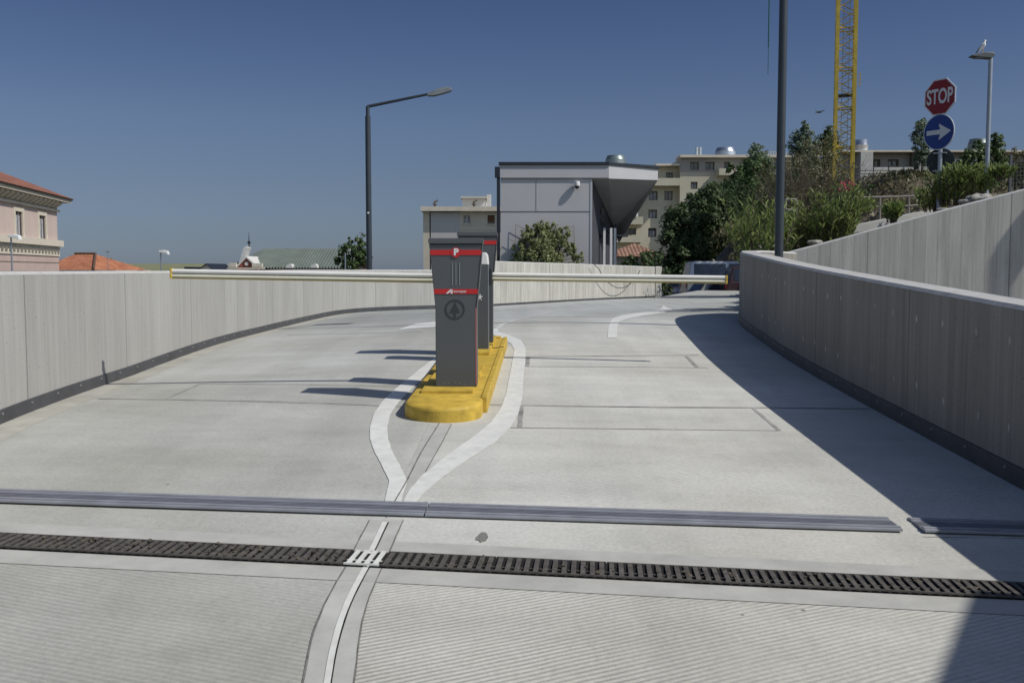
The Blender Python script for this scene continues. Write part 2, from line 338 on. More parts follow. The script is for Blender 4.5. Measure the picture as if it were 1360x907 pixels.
# ------------------------------------------------------------------ mesh helpers
class MB:
    def __init__(s): s.v = []; s.f = []; s.uv = {}; s.m = []; s.cur = 0
    def quad(s, *p, uv=None):
        i = len(s.v); s.v += [tuple(q) for q in p]; s.f.append(tuple(range(i, i+len(p)))); s.m.append(s.cur)
        if uv: s.uv[len(s.f)-1] = uv
        return s
    def box(s, x0, x1, y0, y1, z0, z1):
        i = len(s.v)
        s.v += [(x, y, z) for z in (z0, z1) for x, y in ((x0, y0), (x1, y0), (x1, y1), (x0, y1))]
        for f in ((3, 2, 1, 0), (4, 5, 6, 7), (0, 1, 5, 4), (1, 2, 6, 5), (2, 3, 7, 6), (3, 0, 4, 7)):
            s.f.append(tuple(i+k for k in f)); s.m.append(s.cur)
        return s
    def cyl(s, p0, p1, r0, r1=None, n=12, caps=True):
        r1 = r0 if r1 is None else r1
        p0, p1 = Vector(p0), Vector(p1); d = (p1-p0).normalized()
        a = d.orthogonal().normalized(); b = d.cross(a)
        i = len(s.v)
        for p, r in ((p0, r0), (p1, r1)):
            for k in range(n):
                t = 2*math.pi*k/n; s.v.append(tuple(p+a*math.cos(t)*r+b*math.sin(t)*r))
        for k in range(n):
            k2 = (k+1) % n; s.f.append((i+k, i+k2, i+n+k2, i+n+k)); s.m.append(s.cur)
        if caps:
            s.f.append(tuple(i+k for k in range(n-1, -1, -1))); s.f.append(tuple(i+n+k for k in range(n))); s.m += [s.cur]*2
        return s
    def tube(s, pts, rads, n=8):
        for k in range(len(pts)-1): s.cyl(pts[k], pts[k+1], rads[k], rads[k+1], n)
        return s
    def lathe(s, prof, c=(0, 0, 0), n=20):
        i = len(s.v); m = len(prof)
        for r, z in prof:
            for k in range(n):
                t = 2*math.pi*k/n; s.v.append((c[0]+r*math.cos(t), c[1]+r*math.sin(t), c[2]+z))
        for j in range(m-1):
            for k in range(n):
                k2 = (k+1) % n; s.f.append((i+j*n+k, i+j*n+k2, i+(j+1)*n+k2, i+(j+1)*n+k)); s.m.append(s.cur)
        s.f.append(tuple(i+k for k in range(n-1, -1, -1))); s.f.append(tuple(i+(m-1)*n+k for k in range(n))); s.m += [s.cur]*2
        return s
    def prism(s, poly, f0, f1):
        """poly: 2D points; f0/f1 map a 2D point to 3D for the two ends"""
        n = len(poly); i = len(s.v)
        s.v += [tuple(f0(*p)) for p in poly]+[tuple(f1(*p)) for p in poly]
        s.f.append(tuple(range(i+n-1, i-1, -1))); s.f.append(tuple(range(i+n, i+2*n))); s.m += [s.cur]*2
        for k in range(n):
            k2 = (k+1) % n; s.f.append((i+k, i+k2, i+n+k2, i+n+k)); s.m.append(s.cur)
        return s
    def build(s, name, mat, parent=None, smooth=False, bevel=0, seg=2, recalc=True):
        me = bpy.data.meshes.new(name); me.from_pydata(s.v, [], s.f)
        mats = mat if isinstance(mat, (list, tuple)) else [mat]
        for m_ in mats: me.materials.append(MT[m_] if isinstance(m_, str) else m_)
        if len(mats) > 1: me.polygons.foreach_set('material_index', s.m)
        if s.uv:
            ul = me.uv_layers.new(name='UVMap')
            for fi, uvs in s.uv.items():
                for li, q in zip(me.polygons[fi].loop_indices, uvs): ul.data[li].uv = q
        elif recalc:
            bm = bmesh.new(); bm.from_mesh(me); bmesh.ops.recalc_face_normals(bm, faces=bm.faces); bm.to_mesh(me); bm.free()
        if smooth: me.polygons.foreach_set('use_smooth', [True]*len(me.polygons))
        o = bpy.data.objects.new(name, me); COL.objects.link(o)
        if parent: o.parent = parent
        if bevel:
            b = o.modifiers.new('bevel', 'BEVEL'); b.width = bevel; b.segments = seg; b.limit_method = 'ANGLE'; b.angle_limit = R(40)
        if smooth:
            try: me.set_sharp_from_angle(angle=R(40))
            except Exception: pass
        return o
def empty(name, loc=(0, 0, 0), rz=0):
    o = bpy.data.objects.new(name, None); o.location = loc; o.rotation_euler = (0, 0, rz); o.empty_display_size = .3
    COL.objects.link(o); return o
def tag(o, label=None, cat=None, group=None, kind=None):
    if label: o['label'] = label
    if cat: o['category'] = cat
    if group: o['group'] = group
    if kind: o['kind'] = kind
    return o
def text_mesh(name, body, size, mat, parent, loc, rot, depth=.002, offset=0, sx=1, shear=0):
    cu = bpy.data.curves.new(name, 'FONT'); cu.body = body; cu.size = size; cu.extrude = depth; cu.offset = offset
    cu.align_x = 'CENTER'; cu.align_y = 'CENTER'; cu.shear = shear
    t = bpy.data.objects.new('tmp', cu); COL.objects.link(t)
    dg = bpy.context.evaluated_depsgraph_get(); me = bpy.data.meshes.new_from_object(t.evaluated_get(dg))
    bpy.data.objects.remove(t); me.materials.clear(); me.materials.append(MT[mat])
    o = bpy.data.objects.new(name, me); COL.objects.link(o); o.parent = parent; o.location = loc; o.rotation_euler = rot; o.scale = (sx, 1, 1)
    return o

# ------------------------------------------------------------------ the ramp's surface
def plane(X, Y): return -1.56+.054*Y-.021*X
LEFT = []                                    # foot of the outer wall: x, y, z
for px, py, Y in ((0, 562.5, 7.16), (167, 500.6, 10.2), (340, 443, 16.5), (400, 428, 20), (451, 417, 23.5), (509, 412.6, 25.5),
                  (577, 410.6, 26.5), (652, 407, 28), (772, 399.6, 32), (860, 395.7, 35), (876, 395, 35.6)):
    LEFT.append(at(px, py, Y))
RIGHT2 = [(3.06, -4), (3.06, 2), (3.07, 5.97), (3.08, 8.28), (3.1, 9.73), (3.18, 11.8), (3.45, 15.25), (3.78, 16.45), (4.3, 17.2), (4.8, 17.75)]
ctl = [(x, y, plane(x, y)) for x in (-4.2, -2.5, -.6, 1.2, 3.1) for y in (-4, -1.5, 1, 3, 4.5, 6)]
ctl += [(x, y, plane(x, y)) for x, y in ((3.08, 8.3), (3.1, 9.73), (3.18, 11.8), (3.45, 15.25), (1.5, 8), (1.5, 11), (-.5, 8), (-.4, 11.5), (3.78, 16.45), (2, 13.5))]
ctl += [tuple(p) for p in LEFT if p.y > 6]
ctl += [(0, 15, -.83), (0, 20, -.90), (4, 20, -.80), (2, 25, -.89), (7, 25, -.84), (7, 19, -.80), (6, 33, -.9), (11, 19, -.8), (12, 28, -.85), (12, 36, -.87)]
p_ = at(981, 386, 44); ctl.append(tuple(p_)); p_ = at(951, 389.5, 40); ctl.append(tuple(p_))
ctl = np.array(ctl)
def _phi(r2): return np.where(r2 > 1e-12, .5*r2*np.log(np.maximum(r2, 1e-12)), 0)
_n = len(ctl); _A = np.zeros((_n+3, _n+3))
_A[:_n, :_n] = _phi(((ctl[:, None, :2]-ctl[None, :, :2])**2).sum(-1))+np.eye(_n)*.6
_A[:_n, _n] = 1; _A[:_n, _n+1:] = ctl[:, :2]; _A[_n, :_n] = 1; _A[_n+1:, :_n] = ctl[:, :2].T
_w = np.linalg.solve(_A, np.concatenate([ctl[:, 2], [0, 0, 0]]))
def hz(X, Y):
    X = np.asarray(X, float); Y = np.asarray(Y, float); sh = X.shape; X = X.ravel(); Y = Y.ravel()
    r2 = (X[:, None]-ctl[None, :, 0])**2+(Y[:, None]-ctl[None, :, 1])**2
    z = _phi(r2)@_w[:_n]+_w[_n]+X*_w[_n+1]+Y*_w[_n+2]
    return z.reshape(sh)
def h(x, y): return float(hz([x], [y])[0])
def gp(px, py):
    """point of the ramp's surface seen at a pixel"""
    d = ray(px, py); ts = np.concatenate([np.arange(2.2, 20, .05), np.arange(20, 46, .1)])
    X = d.x*ts; Y = d.y*ts; Z = d.z*ts; g = Z-hz(X, Y)
    k = np.argmax(g < 0); k = k if g[k] < 0 else len(ts)-1
    a, b = ts[max(k-1, 0)], ts[k]
    ga, gb = g[max(k-1, 0)], g[k]; t = a+(b-a)*(ga/(ga-gb)) if ga != gb else b
    return (d.x*t, d.y*t)
def inside(poly, x, y):
    c = False; n = len(poly)
    for i in range(n):
        x1, y1 = poly[i]; x2, y2 = poly[i-1]
        if (y1 > y) != (y2 > y) and x < (x2-x1)*(y-y1)/(y2-y1)+x1: c = not c
    return c
def smooth_path(pts, step=.3, it=2):
    pts = [Vector(p[:2]) for p in pts]
    for _ in range(it):
        q = [pts[0]]
        for a, b in zip(pts[:-1], pts[1:]): q += [a.lerp(b, .25), a.lerp(b, .75)]
        q.append(pts[-1]); pts = q
    out = [pts[0]]; 
    for p in pts[1:]:
        while (p-out[-1]).length > step: out.append(out[-1]+(p-out[-1]).normalized()*step)
    out.append(pts[-1]); return out
LEFTP = smooth_path([(-2.95, -4), (-3.25, 2)]+[(p.x, p.y) for p in LEFT[:6]]+[(p.x, p.y) for p in LEFT[6:]], .3)
RIGHTP = smooth_path(RIGHT2, .2)
def offset_path(path, d):
    out = []
    for i, p in enumerate(path):
        a = path[max(i-1, 0)]; b = path[min(i+1, len(path)-1)]; t = (b-a).normalized(); out.append(p+Vector((t.y, -t.x))*d)
    return out
# road slab
poly = [tuple(p) for p in offset_path(LEFTP, -.15)]+[(8.3, 44.5), (16, 45.5), (16, 18.2)]+[tuple(p) for p in reversed(offset_path(RIGHTP, .12))]
xs = np.concatenate([np.arange(-6, 16.01, .16)]); ys = np.arange(-4, 45.6, .2)
GX, GY = np.meshgrid(xs, ys); GZ = hz(GX, GY)
mb = MB(); idx = {}
for j in range(len(ys)-1):
    for i in range(len(xs)-1):
        if inside(poly, xs[i]+.08, ys[j]+.1):
            q = []
            for a, b in ((i, j), (i+1, j), (i+1, j+1), (i, j+1)):
                if (a, b) not in idx: idx[(a, b)] = len(mb.v); mb.v.append((xs[a], ys[b], float(GZ[b, a])))
                q.append(idx[(a, b)])
            mb.f.append(tuple(q)); mb.m.append(0)
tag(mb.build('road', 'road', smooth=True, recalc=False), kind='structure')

# marks draped on the slab
def resample(pts, n):
    pts = [Vector(p[:2]) for p in pts]; L = [0]
    for a, b in zip(pts[:-1], pts[1:]): L.append(L[-1]+(b-a).length)
    out = []
    for k in range(n):
        t = L[-1]*k/(n-1)
        for i in range(len(pts)-1):
            if t <= L[i+1]+1e-9: out.append(pts[i].lerp(pts[i+1], (t-L[i])/max(L[i+1]-L[i], 1e-9))); break
    return out
def drape(name, A, B, mat, off, cross=3, step=.08, parent=None, jitter=0, kind='structure'):
    L = sum((Vector(a[:2])-Vector(b[:2])).length for a, b in zip(A[:-1], A[1:]))
    n = max(3, int(L/step)); A = resample(A, n); B = resample(B, n)
    if jitter:
        for s_ in (A, B):
            for k in range(n): s_[k] = s_[k]+Vector((random.uniform(-jitter, jitter), random.uniform(-jitter, jitter)))
    mb = MB(); P = []
    for a, b in zip(A, B):
        for c in range(cross): P.append(a.lerp(b, c/(cross-1)))
    Z = hz([p.x for p in P], [p.y for p in P])+off
    mb.v = [(p.x, p.y, float(z)) for p, z in zip(P, Z)]
    for k in range(n-1):
        for c in range(cross-1):
            i = k*cross+c; mb.f.append((i, i+1, i+1+cross, i+cross)); mb.m.append(0)
    o = mb.build(name, mat, parent, recalc=False)
    me = o.data
    if len(me.polygons) and me.polygons[0].normal.z < 0: me.flip_normals()
    if kind: tag(o, kind=kind)
    return o
def pix(pts): return [gp(*p) for p in pts]
def line(name, pts, wid, mat, off, jitter=0, world=False, step=.08):
    P = [Vector(p) for p in (pts if world else pix(pts))]
    return drape(name, offset_path(P, -wid/2), offset_path(P, wid/2), mat, off, 2, step, jitter=jitter)
def Ydr(x): return 4.38-.082*(x)-.0             # centre line of the drain
def Yjo(x): return 5.195-.036*(x)               # centre line of the expansion joint
XL = lambda y: float(np.interp(y, [p.y for p in LEFTP], [p.x for p in LEFTP]))
# smooth borders beside the drain and the stippled strip up to the joint
xs_ = np.linspace(-3.35, 3.03, 60)
drape('smooth_strip', [(x, Ydr(x)-.27) for x in xs_], [(x, Ydr(x)-.10) for x in xs_], 'pad', .003, 3, .1)
drape('smooth_strip', [(x, Ydr(x)+.10) for x in xs_], [(x, Ydr(x)+.27) for x in xs_], 'pad', .003, 3, .1)
# the middle gutter band
GL = [(398, 925), (402, 907), (416, 840), (432, 800), (446, 775), (462, 748), (476, 719), (491, 691)]
GR = [(468, 925), (470, 907), (479, 835), (488, 799), (500, 770), (512, 745), (522, 722), (536, 691)]
drape('gutter_band', pix(GL), pix(GR), 'gutter', .0026, 4, .06)
drape('gutter_band', pix([(513, 670), (525, 650), (541, 622), (556, 592), (570, 563)]), pix([(545, 670), (556, 645), (570, 618), (586, 590), (600, 563)]), 'pad', .0026, 4, .06)
for e in (GL, GR): line('gutter_edge', e, .007, 'cutd', .0032, .0015)
line('gutter_edge', [(556, 645), (570, 618), (586, 590), (600, 563)], .007, 'cutd', .0032, .001)
# wide white bands round the island
lo = [(510, 671), (513, 655), (517, 640), (508, 620), (497, 600), (491.5, 583), (491.5, 567), (497, 549), (509, 532), (526, 516), (545, 501), (562, 487), (577, 476), (600, 458), (640, 433)]
li = [(532, 671), (536, 655), (541, 639), (532, 620), (521, 600), (515.5, 583), (514.5, 567), (518, 551), (528, 536), (542, 522), (556, 508), (569, 495), (582, 484), (606, 465), (646, 438)]
drape('road_marking', pix(lo), pix(li), 'paint', .0042, 4, .06, jitter=.002)
ro = [(549, 671), (562, 656), (583, 638), (620, 612), (655, 590), (677, 569), (689, 549), (693.5, 528), (695.5, 500), (698, 480), (698, 462), (692, 452), (675, 445), (661, 441), (662, 436)]
ri = [(534, 671), (543, 652), (560, 632), (598, 602), (632, 578), (653, 560), (666, 541), (672.5, 522), (677, 498), (681, 478), (683, 464), (679, 457), (666, 449), (655, 445), (655, 437)]
drape('road_marking', pix(ro), pix(ri), 'paint', .0042, 4, .06, jitter=.002)
line('road_marking', [(661, 436), (667, 431), (680, 426.5), (700, 421.5), (730, 414.5), (760, 409), (785, 405.5)], .07, 'thin', .0042)
# line between the lanes with its dark slot
cl = [(433, 925), (435, 907), (441, 870), (450, 833), (463, 797), (480, 764), (487, 752)]
cm = [(491, 736), (498, 722), (511, 694)]
cu_ = [(514, 687), (524, 667), (540, 640), (560, 600), (584, 562)]
for c in (cl, cm): line('lane_line', c, .026, 'paint', .0050); line('drain_slot', [(x+5, y+.5) for x, y in c], .006, 'black', .0056, .001)
line('drain_slot', cu_, .008, 'cutd', .0056, .001)
wpth = [p for p in LEFTP if 4.5 < p.y < 24]
drape('stained_strip', offset_path(wpth, .01), offset_path(wpth, .25), 'tan', .0016, 4, .12, jitter=.008)
# arrows
al = [(807, 449), (808, 434), (812.5, 424), (826, 419), (860, 414), (880, 411)]
ar = [(819.5, 449), (819.5, 436), (822, 428), (832, 424), (862, 418.5), (884, 415.5)]
ar_o = drape('arrow_marking', pix(al), pix(ar), 'paint', .0042, 3, .06)
drape('arrow_marking', pix([(881, 405.8), (884, 408), (889, 410)]), pix([(876, 413.2), (885, 413.5), (897, 412.4)]), 'paint', .0075, 3, .06)
drape('arrow_marking', pix([(530, 437.5), (553, 430), (577, 427.5), (600, 428)]), pix([(531, 438), (555, 436), (577, 434.5), (600, 434)]), 'paint', .0042, 3, .06)
# saw cuts, patched strips
def cut(pts, wid=.02, mat='cut', off=.0025): line('saw_cut', pts, wid, mat, off, .003)
cut([(669, 474.5), (800, 473), (928, 471.5)], .045); cut([(701, 474), (699.5, 487)], .05); cut([(699.5, 487), (820, 487.5), (941, 488.6)], .02); cut([(911, 473), (926, 488)], .04)
cut([(651, 537.5), (760, 539.5), (880, 541), (1000, 541.5), (1155, 543)], .045); cut([(693, 539), (690, 568)], .035); cut([(670, 568), (850, 570), (1035, 572)], .016); cut([(1000, 542), (1035, 572)], .03)
cut([(131, 529.5), (240, 531), (340, 533), (440, 536), (536, 540)], .05); cut([(221, 529.5), (266, 510)], .02); cut([(266, 510), (400, 511), (560, 514)], .018)
cut([(380, 445), (470, 443), (560, 441)], .04)
cut([(690, 422), (760, 421), (810, 421)], .05)
cut([(1225, 713), (1300, 714), (1400, 716)], .006)
def blob(px, py, r, ry, mat):
    c = Vector(gp(px, py)); pts = []
    for k in range(14):
        t = 2*math.pi*k/14; q = 1+random.uniform(-.25, .25); pts.append(c+Vector((math.cos(t)*r*q, math.sin(t)*ry*q)))
    mb = MB(); mb.v = [(c.x, c.y, h(c.x, c.y)+.003)]+[(p.x, p.y, h(p.x, p.y)+.003) for p in pts]
    for k in range(14): mb.f.append((0, 1+k, 1+(k+1) % 14)); mb.m.append(0)
    tag(mb.build('stain', mat, recalc=False), kind='structure')
blob(641, 714, .032, .07, 'stain')

# ------------------------------------------------------------------ walls
def cap_z(path, ztop): return ztop
def wall(name, path, zb, zt, thick, mat, side=1, skirt=.10, label=None, cat='wall', round_top=.03):
    """path: foot line of the visible face; side: which way the body lies"""
    back = offset_path(path, -thick*side)
    n = len(path); root = empty(name, (path[0].x, path[0].y, zb[0])); tag(root, label, cat)
    o = Vector(root.location)
    U = [0]
    for a, b in zip(path[:-1], path[1:]): U.append(U[-1]+(b-a).length)
    mb = MB()
    f_ = lambda p, z: (p.x-o.x, p.y-o.y, z-o.z)
    c = .025
    inn = [p.lerp(q, c/thick) for p, q in zip(path, back)]; ino = [q.lerp(p, c/thick) for p, q in zip(path, back)]
    for i in range(n-1):
        j = i+1
        prof = lambda k: [f_(path[k], zb[k]-.4), f_(path[k], zt[k]-c), f_(inn[k], zt[k]), f_(ino[k], zt[k]), f_(back[k], zt[k]-c), f_(back[k], zb[k]-.4)]
        vs = lambda k: [-.4, zt[k]-zb[k]-c, zt[k]-zb[k]+.02, zt[k]-zb[k]+thick, zt[k]-zb[k]+thick+.05, 2*(zt[k]-zb[k])+thick]
        a, b, va, vb = prof(i), prof(j), vs(i), vs(j)
        for k in range(5):
            pts = (a[k], b[k], b[k+1], a[k+1]); uv = ((U[i], va[k]), (U[j], vb[k]), (U[j], vb[k+1]), (U[i], va[k+1]))
            if side < 0: pts = pts[::-1]; uv = uv[::-1]
            mb.quad(*pts, uv=uv)
    for k in (0, n-1):
        p = [f_(path[k], zb[k]-.4), f_(path[k], zt[k]-c), f_(inn[k], zt[k]), f_(ino[k], zt[k]), f_(back[k], zt[k]-c), f_(back[k], zb[k]-.4)]
        q = [(0, 0), (0, zt[k]-zb[k]+.4), (c, zt[k]-zb[k]+.42), (thick-c, zt[k]-zb[k]+.42), (thick, zt[k]-zb[k]+.4), (thick, 0)]
        mb.quad(*p, uv=q)
    body = mb.build('wall_body', mat, root)
    if skirt:
        s0 = offset_path(path, .012*side); s1 = offset_path(path, .004*side)
        sb = MB()
        for i in range(n-1):
            j = i+1
            sb.quad(f_(s0[i], zb[i]-.02), f_(s0[j], zb[j]-.02), f_(s0[j], zb[j]+skirt), f_(s0[i], zb[i]+skirt))
            sb.quad(f_(s0[i], zb[i]+skirt), f_(s0[j], zb[j]+skirt), f_(path[j], zb[j]+skirt+.004), f_(path[i], zb[i]+skirt+.004))
        sk = sb.build('skirting', 'skirt', root)
        for k in range(min(48, int(U[-1]/.55))):
            t = .2+k*.55; sc = MB(); i = max(q for q in range(n) if U[q] <= t); i = min(i, n-2); a = (t-U[i])/(U[i+1]-U[i])
            p = s0[i].lerp(s0[i+1], a); z = zb[i]*(1-a)+zb[i+1]*a+skirt*.72; tdir = (path[i+1]-path[i]).normalized(); nn = Vector((tdir.y, -tdir.x))*side
            pp = Vector(f_(p, z)); sc.cyl(pp, pp+Vector((nn.x, nn.y, 0))*.008, .008, n=6); sc.build('screw', 'screw', sk)

    return root
# outer wall, lower run with its level top, then the taller run beyond the step
def top_interp(path, pts): 
    ys_ = [p[0] for p in pts]; return [float(np.interp(i, ys_, [p[1] for p in pts])) for i in range(len(path))]
lens = [0]
for a, b in zip(LEFTP[:-1], LEFTP[1:]): lens.append(lens[-1]+(b-a).length)
def s_of(pt):  return lens[min(range(len(LEFTP)), key=lambda k: (LEFTP[k]-Vector(pt)).length)]
step_s = s_of((-1.4, 27.2))
TL = [(0, -.02), (s_of(LEFT[0][:2]), at(0, 360.5, 7.16).z), (s_of(LEFT[1][:2]), at(167, 360, 10.2).z), (s_of(LEFT[2][:2]), at(340, 359.5, 16.5).z),
      (s_of(LEFT[3][:2]), at(400, 358.5, 20).z), (s_of(LEFT[4][:2]), at(451, 358.5, 23.5).z), (s_of(LEFT[6][:2]), at(577, 358.5, 26.5).z), (lens[-1], .05)]
TR = [(0, .3), (s_of(LEFT[7][:2]), at(652, 346.5, 28).z), (s_of(LEFT[8][:2]), at(772, 350.5, 32).z), (lens[-1], at(875, 354.5, 35.6).z)]
ks = min(range(len(LEFTP)), key=lambda k: abs(lens[k]-step_s))
zbl = [h(p.x, p.y) for p in LEFTP]
ztl = [float(np.interp(s_, [q[0] for q in TL], [q[1] for q in TL])) for s_ in lens]
ztr = [float(np.interp(s_, [q[0] for q in TR], [q[1] for q in TR])) for s_ in lens]
wall('outer_wall', LEFTP[:ks+1], zbl[:ks+1], ztl[:ks+1], .30, 'wallL', 1, .10, 'long sunlit grey concrete wall with level top on the left of the ramp')
wall('curved_wall', LEFTP[ks:-2], zbl[ks:-2], ztr[ks:-2], .30, 'wallC', 1, .06, 'streaked concrete wall in front of the grey building with a taller stepped top')
we = LEFTP[-3]; wd = (LEFTP[-1]-LEFTP[-3]).normalized()
wend = [we+wd*.05, we+wd*.45]
wall('wall_pier', wend, [h(p.x, p.y) for p in wend], [ztr[-1]+.015]*2, .36, 'wallC', 1, 0, 'short pale concrete pier at the far end of the curved wall', 'wall')
# cable hanging over the wall
cb = MB(); A0 = at(795, 357, 32.4); B0 = at(850, 359, 34.2); pts = [Vector(at(788, 350, 32.2))]
for k in range(13):
    t = k/12; p = A0.lerp(B0, t); p.z -= .62*math.sin(math.pi*t)**.8; p.y -= .05; pts.append(p)
cb.tube([tuple(p) for p in pts], [.012]*len(pts), 6)
tag(cb.build('hanging_cable', 'kioskd'), 'thin dark cable looping down the curved concrete wall near its end', 'cable')
# inner wall on the right
zbr = [h(p.x, p.y) for p in RIGHTP]
ztr2 = [z+1.09 for z, p in zip(zbr, RIGHTP)]
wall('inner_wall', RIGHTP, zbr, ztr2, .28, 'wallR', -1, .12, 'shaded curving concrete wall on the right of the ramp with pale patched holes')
# upper wall behind it
UPT = [at(1026, 340, 18.6), at(1108.6, 318.5, 18.48), at(1166, 302.5, 18.39), at(1252, 279, 18.26), at(1360, 251, 18.1), at(1480, 222, 17.9)]
UPP = resample([(p.x, p.y) for p in UPT], 30)
zut = [float(np.interp(p.x, [q.x for q in UPT], [q.z for q in UPT])) for p in UPP]
wall('upper_wall', UPP, [-1.5]*30, zut, .25, 'wallU', 1, 0, 'sunlit board marked concrete wall rising to the right below the road signs')

# low planted ground between the two right walls
def grid_surface(name, x0, x1, y0, y1, nx, ny, fz, mat, polyg=None, kind='structure'):
    mb = MB(); X = np.linspace(x0, x1, nx); Yv = np.linspace(y0, y1, ny); ok = {}
    for j in range(ny-1):
        for i in range(nx-1):
            if polyg and not inside(polyg, (X[i]+X[i+1])/2, (Yv[j]+Yv[j+1])/2): continue
            q = []
            for a, b in ((i, j), (i+1, j), (i+1, j+1), (i, j+1)):
                if (a, b) not in ok: ok[(a, b)] = len(mb.v); mb.v.append((X[a], Yv[b], fz(X[a], Yv[b])))
                q.append(ok[(a, b)])
            mb.f.append(tuple(q)); mb.m.append(0)
    return tag(mb.build(name, mat, smooth=True, recalc=False), kind=kind)
back_r = offset_path(RIGHTP, .2)
pg = [tuple(p) for p in back_r]+[(4.9, 18.7)]+[(p.x, p.y) for p in UPT[1:]]+[(12, 16), (12, -4)]
grid_surface('planting_ground', 3.2, 12, -4, 19.6, 60, 120, lambda x, y: -.35-.12*max(0, x-4)-.02*(15-y), 'earth', pg)
# hillside terrace behind the upper wall
hc = []
for p in UPT: hc.append((p.x, p.y+.3, p.z-(.12 if p.x > 7.5 or p.x < 5 else .55)))
for px_k, py_k in ((1095, 309), (1125, 303), (1150, 297), (1175, 292), (1200, 287), (1225, 282)):
    for y_k, d_k in ((20.0, -.50), (20.6, -.45), (21.4, -.25)): p = at(px_k, py_k, y_k); hc.append((p.x, p.y, p.z+d_k))

hc += [tuple(at(1247, 268, 20)), tuple(at(1309, 262, 25)), tuple(at(1180, 294, 24)), tuple(at(1240, 285, 24)), tuple(at(1200, 276, 32)), tuple(at(1200, 236, 52)), tuple(at(1350, 233, 52)),
       tuple(at(1050, 240, 55)), tuple(at(1010, 290, 52)), tuple(at(1120, 278, 44)), tuple(at(985, 335, 50)), (9, 60, -1.5), (9, 44, -1.8), (12, 60, -1), (12, 50, -1), (40, 52, 5.2), (40, 20, 4), (9.5, 30, 0.2), (8, 24, -.4), (6.2, 21, -.2), (9.5, 24, 1.0), (30, 75, 6), (15, 75, 4.5), (60, 60, 6)]
hc = np.array(hc)
def hill(x, y):
    d2 = (hc[:, 0]-x)**2+(hc[:, 1]-y)**2+.15; wv = 1/d2**1.6
    return float((wv*hc[:, 2]).sum()/wv.sum())+.05*math.sin(x*1.7+y)+.04*math.sin(y*2.3-x)
pgh = [(5.2, 19.3)]+[(p.x, p.y+.42) for p in UPT[1:]]+[(70, 14), (70, 90), (24, 90), (16.5, 60), (12, 45), (7.7, 28)]
grid_surface('hillside', 5, 70, 14, 90, 260, 300, hill, 'earth', pgh)
# street beyond the crest
def street(x, y): return min(-1.3, max(-1.95, -1.95+(x-8)*.17))
grid_surface('street', -14, 40, 35.0, 90, 60, 60, lambda x, y: street(x, y), 'asphalt')
tag(MB().quad((-3000, -3000, -7), (3000, -3000, -7), (3000, 3000, -7), (-3000, 3000, -7)).build('ground', 'ground', recalc=False), kind='structure')

# ------------------------------------------------------------------ drain and joint
def grate_mesh(mb, n, L):
    """bars across a section that is L long, origin at its left end"""
    mb.box(0, L, -.105, -.097, 0, .008); mb.box(0, L, .097, .105, 0, .008)
    for k in range(n):
        x = (k+.5)*L/n; mb.box(x-L/n*.26, x+L/n*.26, -.0968, .0968, .001, .0075)
    for y_ in (-.035,): mb.box(0, L, y_-.004, y_+.004, -.001, .0028)
mb = MB(); grate_mesh(mb, 12, .499); g0 = mb.build('drain_grate', 'iron')
tag(g0, 'black slotted iron drain grate section set in the channel across the ramp', 'grate', 'slotted grate sections of the drain')
def place_grate(o, x, L):
    y = Ydr(x); z = h(x, y); z2 = h(x+L, Ydr(x+L))
    o.location = (x, y, z+.008); o.rotation_euler = (0, math.atan2(-(z2-z), L), math.atan2(Ydr(x+L)-y, L))
gl = [-.66-.165/2-.5*(k+1) for k in range(6)]+[-.66+.165/2+.5*k for k in range(8)]
first = True
for x in gl:
    o = g0 if first else g0.copy()
    if not first: COL.objects.link(o)
    first = False; place_grate(o, x+.0005, .499)
mb = MB(); grate_mesh(mb, 4, .16); wg = mb.build('drain_grate', 'paint'); place_grate(wg, -.66-.08, .16)
tag(wg, 'short white painted piece of grate where the lane line crosses the drain', 'grate')
drape('drain_channel', [(x, Ydr(x)-.099) for x in xs_], [(x, Ydr(x)+.099) for x in xs_], 'black', .0045, 2, .1)
db = MB()
for k in range(300):
    x = random.choice([random.uniform(-3.2, -.78), random.uniform(-3.2, -.78), random.uniform(-.5, 3.0)]); y = Ydr(x)+random.uniform(-.08, .08); z = h(x, y)+.012
    a = random.uniform(0, 6.28); s_ = random.uniform(.006, .018)
    db.quad(*[(x+math.cos(a+t)*s_*random.uniform(.5, 1.3), y+math.sin(a+t)*s_*random.uniform(.5, 1.3), z+random.uniform(0, .012)) for t in (0, 1.6, 3.1, 4.7)])
tag(db.build('debris', 'dirt', recalc=False), 'dry leaf litter and grit caught in the drain grates', 'debris', kind='stuff')
def joint(x0, x1, label):
    root = empty('expansion_joint', (x0, Yjo(x0), h(x0, Yjo(x0))))
    z0, z1 = h(x0, Yjo(x0)), h(x1, Yjo(x1)); L = x1-x0
    root.rotation_euler = (0, math.atan2(-(z1-z0), L), math.atan2(Yjo(x1)-Yjo(x0), L)); tag(root, label, 'joint cover')
    for a, b in ((-.13, -.052), (.052, .13)):
        r = MB(); r.box(0, L, a, b, .002, .016)
        r.box(0, L, (a+b)/2-.012, (a+b)/2+.012, .0165, .021)
        rl = r.build('rail', 'alu', root, bevel=.002)
        for k in range(int(L/.36)): s_ = MB(); s_.cyl((.15+k*.36, (a+b)/2+.024, .016), (.15+k*.36, (a+b)/2+.024, .019), .006, n=6); s_.build('screw', 'screw', rl)
    r = MB(); r.box(0, L, -.0515, .0515, .001, .009); r.box(0, L, -.038, -.022, .0095, .016); r.box(0, L, -.008, .008, .0095, .016); r.box(0, L, .022, .038, .0095, .016)
    r.build('rubber_insert', 'rubber', root)
joint(XL(5.3)+.02, -.452, 'left length of grey metal expansion joint cover, from outer wall to lane line')
joint(-.447, 2.0, 'middle length of the grey metal expansion joint cover, across the right lane')
